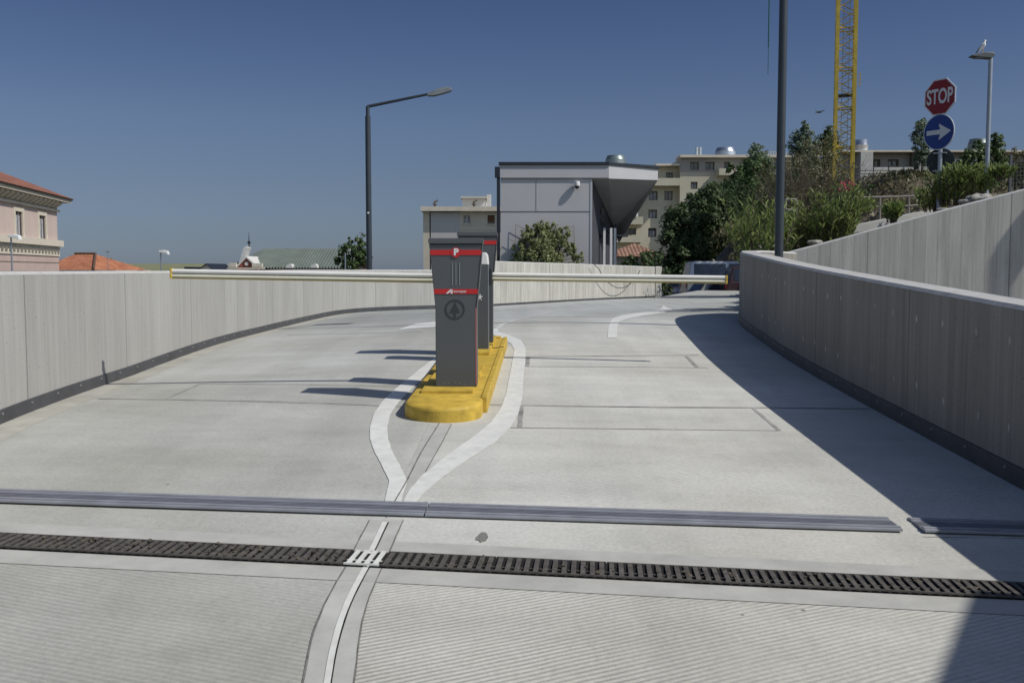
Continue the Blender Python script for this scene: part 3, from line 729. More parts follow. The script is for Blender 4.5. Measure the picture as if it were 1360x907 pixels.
joint(2.11, 3.04, 'short shaded length of the grey metal expansion joint cover against the inner wall')

# ------------------------------------------------------------------ island, kiosks, barriers
ang = math.atan2(-.14, 4.0)   # island leans slightly to the right going away
isl = empty('traffic_island', (-.53, 8.0, 0), -math.atan2(.035*4, 4.0)); tag(isl, 'yellow painted concrete island with rounded end under the parking terminals', 'traffic island')
def isl_z(ly): return h(-.53+.035*ly, 8+ly)
def island_outline(w_, y0, y1, n=14, e=.30):
    pts = [(w_, y0+e*.45)]
    out = []
    for k in range(n+1):
        t = math.pi+math.pi*k/n; out.append((w_*math.cos(t), y0+e+e*math.sin(t)))
    for k in range(9): out.append((w_, y0+e+(y1-.1-y0-e)*(k+1)/9))
    out += [(w_-.08, y1), (-w_+.08, y1)]
    for k in range(9): out.append((-w_, y1-.1-(y1-.1-y0-e)*k/9))
    return out
def slab(outline, zoff, hgt, c=.018):
    mb = MB(); n = len(outline); cx = sum(p[0] for p in outline)/n; 
    rings = []
    for r_, z in ((0, -.05), (0, hgt-c), (c, hgt)):
        ring = []
        for x, y in outline:
            sx_ = x*(1-r_/.31); sy = y+(r_ if y < .3 else (-r_ if y > 4 else 0)); ring.append((sx_, sy, isl_z(y)+zoff+z))
        rings.append(ring)
    for ring in rings: mb.v += ring
    for a in range(2):
        for k in range(n):
            k2 = (k+1) % n; mb.f.append((a*n+k, a*n+k2, (a+1)*n+k2, (a+1)*n+k)); mb.m.append(0)
    # top: strips between left and right
    mb.f.append(tuple(2*n+k for k in range(n))); mb.m.append(0)
    return mb
o = slab(island_outline(.302, -.54, 4.05), 0, .116).build('kerb_body', 'yellow', isl, bevel=.012, smooth=True)
# raised border along both sides with a notch near the front, and plinths
def strip_box(mb, x0, x1, y0, y1, z0, z1, nseg=8):
    for k in range(nseg):
        a = y0+(y1-y0)*k/nseg; b = y0+(y1-y0)*(k+1)/nseg
        za, zb_ = isl_z(a), isl_z(b); i = len(mb.v)
        mb.v += [(x0, a, za+z0), (x1, a, za+z0), (x1, a, za+z1), (x0, a, za+z1), (x0, b, zb_+z0), (x1, b, zb_+z0), (x1, b, zb_+z1), (x0, b, zb_+z1)]
        fs = [(i, i+1, i+5, i+4), (i+1, i+2, i+6, i+5), (i+2, i+3, i+7, i+6), (i+3, i, i+4, i+7)]
        if k == 0: fs.append((i, i+3, i+2, i+1))
        if k == nseg-1: fs.append((i+4, i+5, i+6, i+7))
        mb.f += fs; mb.m += [0]*len(fs)
mb = MB(); strip_box(mb, .285, .335, -.10, 4.0, -.04, .124); strip_box(mb, -.26, .26, 3.88, 4.02, .11, .135, 1)
mb.build('kerb_border', 'yellow', isl, bevel=.008)
for (y0, y1, pt_) in ((.08, 1.55, .140), (2.35, 3.75, .15)):
    mb = MB(); strip_box(mb, -.22, .21, y0, y1, .085, pt_, 2); mb.build('plinth', 'yellow', isl, bevel=.006)

def kiosk(Xc, Y, zbase, label, front_detail=True):
    """ticket terminal: narrow below, flaring head, slanting back"""
    root = empty('parking_terminal', (Xc, Y, zbase), -.02); tag(root, label, 'parking terminal')
    W0, W1, H, HT = .1725, .222, 1.235, .78      # half widths, height, height where the flare starts
    prof = [(-W0, 0), (W0, 0), (W0, HT-.12), (W0+.012, HT), (W1, H-.046), (-W1, H-.046), (-W0-.012, HT), (-W0, HT-.12)]
    mb = MB(); mb.prism(prof, lambda x, z: (x, 0, z), lambda x, z: (x*.97, .26, z)); mb.build('cabinet', 'kiosk', root, bevel=.006)
    mb = MB(); W2 = W1+.004
    mb.prism([(-W2, H-.045), (W2, H-.045), (W2+.003, H-.012), (W2-.01, H), (-W2+.01, H), (-W2-.003, H-.012)], lambda x, z: (x, -.014, z), lambda x, z: (x*.97, .275, z)); mb.build('lid', 'kiosk', root, bevel=.004)
    mb = MB(); mb.box(-W1+.004, W1-.004, -.0005, .2, H-.0585, H-.0455); mb.build('lid_gap', 'kioskd', root)
    # side cheeks: dark gasket seam and pale strip
    def xw(z): return np.interp(z, [0, HT-.12, HT, H-.046], [W0, W0, W0+.012, W1])
    mb = MB()
    zs = [.03, HT-.12, HT, H-.06]
    for a, b in zip(zs[:-1], zs[1:]): mb.quad((xw(a)+.0015, .012, a), (xw(a)+.0015, .03, a), (xw(b)+.0015, .03, b), (xw(b)+.0015, .012, b))
    za, zc = HT-.12, H-.05
    for a, b in ((za, HT), (HT, zc)): mb.quad((xw(a)-.012, -.0012, a), (xw(a)-.001, -.0012, a), (xw(b)-.001, -.0012, b), (xw(b)-.012, -.0012, b))
    mb.build('gasket', 'kioskd', root, recalc=False)
    if front_detail: MB().box(W0-.010, W0-.003, -.0022, -.0006, .02, HT-.12).build('edge_strip', 'pinkred', root)
    def band(z, hb, name):
        mb = MB(); xa, xb = xw(z-hb/2)-.004, xw(z+hb/2)-.004
        mb.prism([(-xa, z-hb/2), (xa, z-hb/2), (xb, z+hb/2), (-xb, z+hb/2)], lambda x, z: (x, -.0045, z), lambda x, z: (x, -.0005, z)); return mb.build(name, 'red', root)
    b1 = band(1.117, .043, 'red_band'); b2 = band(.795, .040, 'red_band') if front_detail else b1
    mb = MB(); mb.cyl((0, -.0075, 1.117), (0, -.0046, 1.117), .042, n=28); mb.build('disc', 'red', b1)
    text_mesh('letter', 'P', .074, 'white', b1, (.002, -.0095, 1.119), (math.pi/2, 0, 0), .001, .004)
    for dx in (-.030, 0, .030):
        mb = MB(); mb.box(dx-.0022, dx+.0022, -.004, -.0005, .845, 1.03); mb.build('slot_line', 'silver', root)
    if not front_detail: return root
    # logo mark and name on the lower band
    mb = MB(); f0 = lambda x, z: (x, -.0068, z); f1 = lambda x, z: (x, -.0047, z)
    mb.prism([(-.085, .777), (-.066, .777), (-.036, .804), (-.036, .813), (-.044, .813)], f0, f1)
    mb.prism([(-.048, .790), (-.041, .777), (-.028, .777), (-.028, .811), (-.0345, .8125), (-.0345, .800)], f0, f1); mb.build('logo_mark', 'white', b2)
    text_mesh('letters', 'eurospar', .031, 'white', b2, (.034, -.0065, .796), (math.pi/2, 0, 0), .0008, .0002, .95)
    # fir tree in a ring
    mb = MB(); n = 40; cz = .645; cx = -.01; ro_, ri_ = .083, .069
    for k in range(n):
        a, b = 2*math.pi*k/n, 2*math.pi*(k+1)/n
        mb.quad(*[(cx+r*math.cos(t), -.003, cz+r*math.sin(t)) for r, t in ((ri_, a), (ro_, a), (ro_, b), (ri_, b))])
    fir = [(-.009, -.066), (.009, -.066), (.009, -.027), (.046, -.027), (.028, .004), (.018, .022), (.008, .045), (0, .066), (-.008, .045), (-.018, .022), (-.028, .004), (-.046, -.027), (-.009, -.027)]
    mb.quad(*[(cx+x, -.003, cz+z) for x, z in fir]); mb.build('emblem', 'emblem', root, recalc=False)
    return root
K1 = kiosk(-.465, 8.27, isl_z(.27)+.139, 'dark grey flaring parking terminal with red bands, front one on the yellow island')
K2 = kiosk(-.385, 11.15, isl_z(3.15)+.15, 'dark grey parking terminal standing behind, mostly hidden by the front terminal', False)
for x, z in ((-.06, .03), (-.01, .035), (.03, .03), (-.10, .03), (.07, .02)): MB().box(x-.006, x+.006, -.002, -.0006, z, z+.004).build('paint_chip', 'silver', K1)

def barrier(Xc, Y, zbase, side, armz, x_end, clabel, alabel, group=None):
    root = empty('barrier_cabinet', (Xc, Y, zbase), -.02); tag(root, clabel, 'barrier')
    H = 1.03
    mb = MB(); mb.prism([(-.065, 0), (.085, 0), (.085, H-.13), (-.065, H-.13)], lambda x, z: (x, 0, z), lambda x, z: (x, .26, z)); mb.build('cabinet', 'kiosk', root, bevel=.006)
    mb = MB(); mb.prism([(-.065, H-.129), (.088, H-.129), (.078, H-.03), (.06, H), (-.05, H), (-.065, H-.03)], lambda x, z: (x, -.004, z), lambda x, z: (x, .265, z)); mb.build('cap', 'white', root, bevel=.008)
    mb = MB(); mb.box(.0855, .094, .0, .02, 0, H-.14); mb.build('edge_strip', 'silver', root)
    az = armz-zbase; s = side
    mb = MB(); mb.box(*(sorted((s*.09, s*.13))), .04, .20, az-.09, az+.09); mb.build('arm_bracket', 'kioskd', root, bevel=.01)
    # little walking figure sign
    mb = MB(); f0 = lambda x, z: (x, -.003, z); f1 = lambda x, z: (x, -.0006, z); cz = .555
    mb.prism([(-.004, cz+.035), (.004, cz+.035), (.006, cz+.014), (.026, cz+.012), (.026, cz+.004), (.008, cz), (.018, cz-.03), (.010, cz-.03), (0, cz-.008), (-.012, cz-.028), (-.019, cz-.026), (-.008, cz), (-.024, cz+.006), (-.023, cz+.013), (-.006, cz+.013)], f0, f1)
    mb.build('star_sticker', 'white', root)
    # arm with its two rounded tubes, groove and coloured ends
    ax = x_end-Xc
    a_ = empty('barrier_arm', (0, 0, 0)); a_.parent = root
    x0, x1 = sorted((s*.13, ax-s*.02)); e0, e1 = sorted((ax-s*.02, ax))
    sec = lambda mb, zc, r, xa, xb: mb.prism([(math.cos(t)*.030, zc+math.sin(t)*r) for t in np.linspace(0, 2*math.pi, 17)[:-1]], lambda y, z: (xa, .12+y, z), lambda y, z: (xb, .12+y, z))
    a_top = MB(); sec(a_top, az+.021, .022, x0, x1); a_top.build('upper_tube', 'arm', a_, smooth=True)
    a_bot = MB(); sec(a_bot, az-.021, .019, x0, x1); a_bot.build('lower_tube', 'armc', a_, smooth=True)
    g_ = MB(); g_.box(x0, x1, .102, .138, az-.006, az+.006); g_.build('groove', 'armd', a_)
    y_ = MB(); y_.box(x0, x1, .10, .14, az-.046, az-.0405); y_.build('rubber_edge', 'armo', a_)
    c_ = MB(); c_.box(e0, e1, .086, .154, az+.003, az+.046); c_.box(e0, e1, .086, .154, az-.046, az-.001); c_.build('end_cap', 'armo', a_, bevel=.004)
    return root
zb1 = isl_z(.98)+.139; zb2 = isl_z(2.55)+.15
AL = at(224, 366, 9.1); AR = at(962, 370, 10.8)
b1 = barrier(-.49, 8.98, zb1, -1, at(400, 369.5, 9.1).z, AL.x, 'barrier post behind the front terminal with a long white arm over the left lane', '')
b2 = barrier(-.34, 10.60, zb2, 1, at(800, 367.3, 10.8).z, AR.x, 'slim dark barrier post with white cap and long white arm over the right lane', '')
for b_, d in ((b1, -1), (b2, 1)):
    a_ = [c for c in b_.children if c.name.startswith('barrier_arm')][0]
    # tips hang a touch: arm pivots at the cabinet
    a_.rotation_euler = (0, R(.95) if d < 0 else R(.75), 0)
    # keep the pivot at the arm's root
    az = (at(400, 369.5, 9.1).z-zb1) if d < 0 else (at(800, 367.3, 10.8).z-zb2)
    px_ = d*.13; mz = Matrix.Translation((px_, 0, az)) @ Matrix.Rotation(a_.rotation_euler.y, 4, 'Y') @ Matrix.Translation((-px_, 0, -az))
    a_.location = mz.to_translation()

# ------------------------------------------------------------------ street lamps and signs
def lamp_tall(name, base, H, r, head_dir, label, mats=('pole', 'lamphead'), arm=None):
    root = empty(name, base); tag(root, label, 'street lamp')
    mb = MB(); mb.cyl((0, 0, 0), (0, 0, H), r, r*.92, 16); mb.build('pole', mats[0], root, smooth=True)
    mb = MB(); mb.cyl((0, 0, -.02), (0, 0, .05), r*1.8, r*1.7, 16); mb.build('base_collar', mats[0], root)
    return root
# left lamp
B = at(490.5, 357, 29); zt = at(491, 155, 29).z; base = (B.x, B.y, -1.95)
l1 = lamp_tall('street_lamp', base, zt+1.95, .085, 1, 'dark post street lamp with a slanting arm beyond the left wall')
ze = at(491, 142, 29).z+1.95; e1 = at(578, 123.5, 29); e2 = at(598, 119.5, 29)
mb = MB(); mb.cyl((0, 0, zt+1.95), (0, 0, ze), .055, .055, 12); mb.cyl((-.02, 0, ze), (e1.x-B.x, 0, e1.z+1.95), .045, .035, 12); mb.build('arm', 'pole', l1, smooth=True)
d0 = Vector((e1.x-B.x, 0, e1.z+1.95)); d1 = Vector((e2.x-B.x, 0, e2.z+1.95)); dd = (d1-d0).normalized()
mb = MB(); s0 = d0-dd*.22; up = Vector((-dd.z, 0, dd.x))
mb.prism([(-.02, -.05), (.18, -.09), (.62, -.06), (.70, -.03), (.70, .05), (.25, .06), (0, .03)], lambda a, b: s0+dd*a+up*b+Vector((0, -.11, 0)), lambda a, b: s0+dd*a+up*b+Vector((0, .11, 0)))
hd = mb.build('lamp_head', 'lamphead', l1, bevel=.012)
mb = MB()
c = s0+dd*.28+up*.055; c2 = s0+dd*.62+up*.05; mb.prism([(c.x, c.z)]+[q_ for k in range(6) for q_ in ((c.x+(c2.x-c.x)*(k+.1)/6, c.z+(c2.z-c.z)*k/6+.05), (c.x+(c2.x-c.x)*(k+.5)/6, c.z+(c2.z-c.z)*k/6+.05), (c.x+(c2.x-c.x)*(k+.6)/6, c.z+(c2.z-c.z)*k/6+.012))]+[(c2.x, c2.z)], lambda x, z: (x, -.09, z), lambda x, z: (x, .09, z))
mb.build('cooling_fin', 'galv', hd)
mb = MB(); c0 = d0+up*-.01; mb.cyl(d0-dd*.12, d0+dd*.05, .055, .055, 10); mb.build('clamp', 'pole', hd)
mb = MB(); mb.cyl((.0, -.09, at(491, 283, 29).z+1.95), (0, -.078, at(491, 283, 29).z+1.95), .03, n=10); mb.build('number_plate', 'white', l1)
# tall pole behind the inner wall, reaching out of the frame
pb = (3.86, 14.45)
p2 = lamp_tall('street_lamp', (pb[0], pb[1], -.45), 8.4, .062, 1, 'tall plain dark pole rising out of frame beside the shaded inner wall')
mb = MB(); mb.cyl((0, 0, 8.39), (.9, .9, 8.75), .04, .035, 10); mb.box(.75, 1.35, .75, 1.15, 8.7, 8.8); mb.build('lamp_head', 'lamphead', p2)
# grey lamp with a gull
B = at(1309.5, 266, 25); T = at(1316, 76, 25)
l3 = lamp_tall('street_lamp', (B.x, B.y, B.z-.3), T.z-B.z+.3, .055, 1, 'slim galvanised street lamp behind the road signs with a gull on its head', ('galv', 'lamphead'))
HT_ = T.z-B.z+.3
mb = MB(); mb.prism([(.06, .02), (.02, .09), (-.15, .10), (-.34, .07), (-.50, .03), (-.50, -.005), (-.3, -.03), (-.02, -.05)], lambda a, b: (a, -.12, HT_+b), lambda a, b: (a, .12, HT_+b))
mb.build('lamp_head', 'kiosk', l3, bevel=.015)
mb = MB(); mb.box(-.40, -.1, -.09, .09, HT_-.04, HT_-.025); mb.build('lens', 'lamphead', l3)
# gull perched on it: one skinned body
def skinned(name, verts, edges, radii, mat, parent=None, sub=2, root=0):
    me = bpy.data.meshes.new(name); me.from_pydata(verts, edges, []); me.materials.append(MT[mat])
    o = bpy.data.objects.new(name, me); COL.objects.link(o)
    sk = o.modifiers.new('skin', 'SKIN'); 
    lay = me.skin_vertices[0] if len(me.skin_vertices) else None
    if lay is None:
        bm = bmesh.new(); bm.from_mesh(me); bm.verts.layers.skin.verify(); bm.to_mesh(me); bm.free(); lay = me.skin_vertices[0]
    for i, r in enumerate(radii): lay.data[i].radius = (r, r) if not isinstance(r, tuple) else r
    lay.data[root].use_root = True
    s_ = o.modifiers.new('sub', 'SUBSURF'); s_.levels = sub; s_.render_levels = sub
    if parent: o.parent = parent
    return o
gull = empty('gull', (B.x-.20, B.y, B.z-.3+HT_+.105)); gull.scale = (.74, .74, .74); tag(gull, 'white and grey gull perched on the head of the galvanised lamp', 'bird')
gv = [(-.15, 0, .02), (-.08, 0, .11), (-.01, 0, .20), (.035, 0, .28), (.05, 0, .35), (.055, 0, .40), (.10, 0, .395)]
skinned('body', gv, [(i, i+1) for i in range(6)], [.018, .05, .075, .055, .035, .042, .010], 'feather', gull, root=2)
for s_ in (-1, 1):
    mb = MB(); mb.prism([(.03, .30), (-.04, .27), (-.13, .14), (-.22, -.02), (-.16, .0), (-.03, .10), (.03, .19)], lambda a, b: (a, s_*.055, b), lambda a, b: (a, s_*.082, b)); mb.build('wing', 'wing', gull, bevel=.01)
    mb = MB(); mb.tube([(0, s_*.025, .15), (.01, s_*.03, .07), (0, s_*.03, 0)], [.008, .006, .006], 6); mb.box(-.01, .04, s_*.03-.015, s_*.03+.015, 0, .006); mb.build('leg', 'beak', gull)
mb = MB(); mb.cyl((.085, 0, .398), (.14, 0, .388), .012, .003, 8); mb.build('beak', 'beak', gull)
# flying bird
fb = at(1087, 149.5, 45); bird = empty('flying_bird', fb, R(20)); tag(bird, 'small dark bird gliding in the sky left of the crane', 'bird')
skinned('body', [(-.17, 0, -.02), (-.06, 0, 0), (.06, 0, .0), (.15, 0, .01), (.2, 0, .0)], [(i, i+1) for i in range(4)], [.01, .035, .04, .022, .006], 'wingd', bird)
for s_ in (-1, 1):
    mb = MB(); mb.prism([(.05, 0), (.06, .14), (.02, .34), (-.03, .33), (-.05, .12), (-.05, 0)], lambda a, b: (a+b*.25, s_*b, .01+b*.38*(1 if s_ > 0 else .2)), lambda a, b: (a+b*.25, s_*b, .02+b*.38*(1 if s_ > 0 else .2))); mb.build('wing', 'wingd', bird)
# road signs
SY = 20.0; B = at(1246.5, 275, SY)
sg = empty('road_sign', (B.x, B.y, B.z-.2)); tag(sg, 'galvanised post carrying the red STOP sign, blue arrow disc and dark round back', 'road sign')
top = at(1248, 108, SY).z-B.z+.2
mb = MB(); mb.cyl((0, 0, 0), (0, 0, top-.02), .043, .043, 14); mb.build('post', 'galv', sg, smooth=True)
yaw = math.radians(-60)     # face turned to the left of the camera
px = SY/F
def plate(py, name, pyoff=-.06, yw=yaw, xo=0):
    e = empty(name, (xo, 0, at(1248, py, SY).z-B.z+.2), yw); e.parent = sg; return e
st = plate(129.5, 'stop_plate')
rr = 24.0*px
octo = lambda r: [(r*math.cos(math.pi/8+k*math.pi/4), r*math.sin(math.pi/8+k*math.pi/4)) for k in range(8)]
mb = MB(); mb.prism(octo(rr*1.05), lambda x, z: (x, -.062, z), lambda x, z: (x, -.048, z)); mb.build('border', 'signwhite', st)
mb = MB(); mb.prism(octo(rr*.97), lambda x, z: (x, -.066, z), lambda x, z: (x, -.0625, z)); mb.build('face', 'signred', st)
text_mesh('letters', 'STOP', .40, 'signwhite', st, (0, -.068, .0), (math.pi/2, 0, 0), .001, .010, .62)
ar_ = plate(176, 'arrow_plate'); r2 = 23.2*px
mb = MB(); mb.cyl((0, -.062, 0), (0, -.048, 0), r2, n=40); mb.build('border', 'signwhite', ar_)
mb = MB(); mb.cyl((0, -.066, 0), (0, -.0625, 0), r2*.95, n=40); mb.build('face', 'signblue', ar_)
q = r2
mb = MB(); mb.prism([(-.78*q, -.13*q), (.10*q, -.13*q), (.02*q, -.46*q), (.80*q, 0), (.02*q, .46*q), (.10*q, .13*q), (-.78*q, .13*q)], lambda x, z: (x, -.070, z), lambda x, z: (x, -.0665, z)); mb.build('arrow', 'signwhite', ar_)
bk = plate(214.5, 'rear_plate', yw=R(-34)); r3 = 17.5*px
mb = MB(); mb.cyl((0, .048, 0), (0, .062, 0), r3, n=36); mb.build('disc', 'signback', bk)
mb = MB(); 
for z in (-.19, .16): mb.box(-.12, .12, -.05, .047, z-.012, z+.012)
mb.build('clamp', 'galv', bk)
mb = MB()
for zz in (129.5, 176):
    z = at(1248, zz, SY).z-B.z+.2
    for d in (-.12, .12): mb.box(-.06, .06, -.046, .05, z+d-.012, z+d+.012)
mb.build('clamp', 'galv', sg)

# ------------------------------------------------------------------ crane
CY = 46.0; cb_ = at(1118.5, 282, CY); cx0 = cb_.x; zc0 = hill(cx0, CY)-.3
cr = empty('tower_crane', (cx0, CY, zc0), R(-15)); tag(cr, 'yellow lattice tower crane mast rising behind the shrubs', 'crane')
hw = .39; top = 24-zc0
for sx_ in (-1, 1):
    for sy_ in (-1, 1):
        mb = MB(); mb.box(sx_*hw-.075, sx_*hw+.075, sy_*hw-.075, sy_*hw+.075, 0, top); mb.build('mast_leg', 'crane', cr)
mb = MB(); seg = .44; nseg = int(top/seg)
cs = [(-hw, -hw), (hw, -hw), (hw, hw), (-hw, hw)]
for k in range(nseg):
    z = k*seg
    for a in range(4):
        p, q_ = cs[a], cs[(a+1) % 4]
        if (k+a) % 2: p, q_ = q_, p
        mb.cyl((p[0], p[1], z), (q_[0], q_[1], z+seg), .022, n=5)
    if k % 4 == 0:
        for a in range(4): mb.cyl((*cs[a], z), (*cs[(a+1) % 4], z), .03, n=5)
mb.build('lattice', 'crane', cr)
mb = MB()
for k in range(nseg*2): mb.cyl((-.14, -.1, k*seg/2), (.14, -.1, k*seg/2), .012, n=4)
for s_ in (-.14, .14): mb.cyl((s_, -.1, 0), (s_, -.1, top), .018, n=4)
mb.build('ladder', 'rail', cr)
for zz in (at(1118, 240, CY).z-zc0, at(1122, 128, CY).z-zc0):
    mb = MB(); mb.box(-hw+.06, hw-.06, -hw+.06, hw-.06, zz, zz+.05); mb.build('platform', 'fence', cr)
mb = MB(); zz = at(1125, 118, CY).z-zc0
for k in range(4): mb.cyl((hw+.05, -hw-.05, zz+k*.17), (hw+.22, -hw-.05, zz+k*.17), .012, n=4)
mb.box(hw+.2, hw+.24, -hw-.07, -hw-.03, zz, zz+.6); mb.build('cable_guard', 'crane', cr)
# jib out of frame with the hanging hook rope
jb = MB(); L = 16
for y_, z_ in ((-.35, 0), (.35, 0), (0, .7)): jb.cyl((4, y_, top+z_), (-L, y_, top+z_), .04, n=5)
for k in range(20):
    x = 3-k; 
    for y_ in (-.35, .35): jb.cyl((x, y_, top), (x-.5, 0, top+.7), .02, n=4); jb.cyl((x-.5, 0, top+.7), (x-1, y_, top), .02, n=4)
jb.build('jib', 'crane', cr)
rb = at(1020, 99, CY-1)
rp = MB(); rtop = at(1023, -150, CY-1); rp.cyl((rb.x, rb.y, rb.z), (rb.x, rb.y, rb.z+1.2), .014, n=6); rp.cyl((rb.x, rb.y, rb.z+1.2), (rb.x, rb.y, 24.0), .03, n=6)
o = rp.build('hoist_rope', 'rope'); o.parent = cr; o.matrix_parent_inverse = (Matrix.Translation((cx0, CY, zc0)) @ Matrix.Rotation(R(-15), 4, 'Z')).inverted()

# ------------------------------------------------------------------ buildings
def bwall(name, parent, x0, x1, z0, z1, y, openings, mat, depth=.25):
    """wall in the local x-z plane at y facing -y, with recessed openings (x0,x1,z0,z1)"""
    us = sorted({x0, x1, *[v for o_ in openings for v in o_[:2]]}); vs = sorted({z0, z1, *[v for o_ in openings for v in o_[2:4]]})
    mb = MB()
    for a, b in zip(us[:-1], us[1:]):
        for c, d in zip(vs[:-1], vs[1:]):
            mx, mz = (a+b)/2, (c+d)/2
            if any(o_[0] < mx < o_[1] and o_[2] < mz < o_[3] for o_ in openings): continue
            mb.quad((a, y, c), (b, y, c), (b, y, d), (a, y, d))
    for a, b, c, d in [o_[:4] for o_ in openings]:
        mb.quad((a, y, c), (a, y+depth, c), (a, y+depth, d), (a, y, d)); mb.quad((b, y, c), (b, y, d), (b, y+depth, d), (b, y+depth, c))
        mb.quad((a, y, d), (a, y+depth, d), (b, y+depth, d), (b, y, d)); mb.quad((a, y, c), (b, y, c), (b, y+depth, c), (a, y+depth, c))
    return mb.build(name, mat, parent, recalc=False)
def window(parent, x0, x1, z0, z1, y, fm='frame', gm='glass', sill=True, mull=1, depth=.18, fw=.06, curtain=False, blind=0):
    root = MB()
    yy = y+depth-.03
    root.box(x0, x1, yy-.03, yy+.03, z0, z0+fw); root.box(x0, x1, yy-.03, yy+.03, z1-fw, z1)
    root.box(x0, x0+fw, yy-.03, yy+.03, z0+fw, z1-fw); root.box(x1-fw, x1, yy-.03, yy+.03, z0+fw, z1-fw)
    for k in range(mull): xm = x0+(x1-x0)*(k+1)/(mull+1); root.box(xm-fw*.45, xm+fw*.45, yy-.028, yy+.028, z0+fw, z1-fw)
    w_ = root.build('window', fm, parent)
    MB().box(x0+.01, x1-.01, yy+.032, yy+.05, z0+.01, z1-.01).build('pane', gm, w_)
    if sill: MB().box(x0-.1, x1+.1, y-.1, y+.02, z0-.1, z0-.003).build('sill', 'trim', w_)
    if curtain: MB().box(x0+(x1-x0)*.18, x1-(x1-x0)*.2, yy+.005, yy+.028, z0+fw, z1-fw-.2).build('curtain', 'curtain', w_)
    if blind: MB().box(x0+fw, x1-fw, yy-.06, yy-.035, z1-(z1-z0)*blind, z1-.005).build('shutter', 'shutter', w_)
    return w_
def shell(parent, x0, x1, y0, y1, z0, z1, mat, name='side_wall'):
    """the other three walls and a flat roof"""
    mb = MB(); mb.quad((x1, y0, z0), (x1, y1, z0), (x1, y1, z1), (x1, y0, z1)); mb.quad((x0, y0, z0), (x0, y0, z1), (x0, y1, z1), (x0, y1, z0)); mb.quad((x0, y1, z0), (x0, y1, z1), (x1, y1, z1), (x1, y1, z0)); mb.quad((x0, y0, z1), (x1, y0, z1), (x1, y1, z1), (x0, y1, z1))
    return mb.build(name, mat, parent, recalc=False)
def PX(px_, Y): return (px_-680)/F*Y*(CP+(-SP)*0+ .0)/CP*1.0
def X_(px_, Y): return at(px_, 300, Y).x
def Z_(py_, Y): return at(680, py_, Y).z

# --- grey modern building behind the curved wall
GY = 41.0
gb = empty('modern_building', (X_(665, GY), GY, -1.95)); tag(gb, 'flat roofed grey clad building with a wedge shaped overhanging canopy', 'building')
ox, oz = X_(665, GY), -1.95
gx = lambda p, Y=GY: X_(p, Y)-ox; gz = lambda p, Y=GY: Z_(p, Y)-oz
wR = gx(786); zf = gz(237.5); zt_ = gz(220); 
bk_x = X_(818, 51)-ox; BD = 10.0
pl = [(0, 0), (wR, 0), (bk_x, BD), (0, BD)]
mb = MB(); mb.quad((0, 0, 0), (wR, 0, 0), (wR, 0, zf), (0, 0, zf)); mb.quad((0, 0, 0), (0, 0, zt_), (0, BD, zt_), (0, BD, 0)); mb.quad((0, BD, 0), (0, BD, zt_), (bk_x, BD, zt_), (bk_x, BD, 0))
mb.build('front_wall', 'panel', gb, recalc=False)
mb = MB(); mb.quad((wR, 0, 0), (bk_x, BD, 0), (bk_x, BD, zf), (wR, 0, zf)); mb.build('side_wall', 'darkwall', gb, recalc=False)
fx = gx(808); bx_, by_ = X_(873, 43.0)-ox, 2.0; zfb = Z_(239.5, 43)-oz; ztb = Z_(224.5, 43)-oz
# fascia
mb = MB(); mb.quad((-.02, -.06, zf), (fx, -.06, zf), (fx, -.06, zt_), (-.02, -.06, zt_)); mb.quad((-.02, -.06, zf), (-.02, -.06, zt_), (-.02, .02, zt_), (-.02, .02, zf)); mb.build('fascia', 'panel', gb, recalc=False)
mb = MB(); mb.quad((fx, -.06, zf), (bx_, by_, zfb), (bx_, by_, ztb), (fx, -.06, zt_)); mb.build('canopy_fascia', 'panel2', gb, recalc=False)
cC = at(822, 323, 51.0); cc = (cC.x-ox, cC.y-GY, cC.z-oz)
mb = MB(); mb.quad((wR-.05, -.058, zf), (cc[0]-.25, cc[1]+.1, cc[2]+.6), cc, (bx_, by_, zfb), (fx, -.058, zf)); mb.build('soffit', 'soffit', gb, recalc=False)
mb = MB(); mb.quad(cc, (bx_+.9, cc[1]+.5, ztb), (bx_, by_, ztb), (bx_, by_, zfb)); mb.quad((-.02, BD, zt_), (-.02, -.06, zt_), (fx, -.06, zt_), (bx_, by_, ztb), (bx_+.9, cc[1]+.5, ztb), (bk_x, BD, zt_)); mb.build('canopy_top', 'panel', gb, recalc=False)
# roof edge
mb = MB(); d = Vector((bx_-fx, by_+.06)); dn = d.normalized(); nn = Vector((dn.y, -dn.x))
mb.box(-.08, fx, -.12, .10, zt_+.004, zt_+.13)
a, b = Vector((fx, -.06)), Vector((bx_, by_))
mb.prism([(a.x+.005, a.y-.06), (b.x+.06, b.y-.06), (b.x+.06, b.y+.15), (a.x+.005, a.y+.15)], lambda x, y: (x, y, (zt_ if x < fx+.3 else ztb)+.004), lambda x, y: (x, y, (zt_ if x < fx+.3 else ztb)+.12))
mb.build('roof_edge', 'drk', gb)
mb = MB(); mb.box(0, wR, -.012, -.002, gz(281.7), gz(280.7)); mb.box(-.02, fx, -.068, -.061, zf+.0, zf+.035); mb.box(-.02, fx, -.068, -.061, gz(223), gz(222.6)); mb.box(gx(711.85), gx(712.15), -.012, -.002, gz(280.6), gz(238))
mb.build('panel_seam', 'seam', gb)
mb = MB(); mb.box(wR-.07, wR+.01, -.02, -.003, 0, zf-.01); mb.build('corner_trim', 'panel2', gb)
mb = MB(); mb.box(-.16, -.025, -.05, .12, 0, gz(236)); mb.build('downpipe', 'drk', gb); mb = MB(); mb.box(-.24, -.03, -.12, .2, gz(235.9), gz(222)); mb.build('hopper', 'drk', gb)
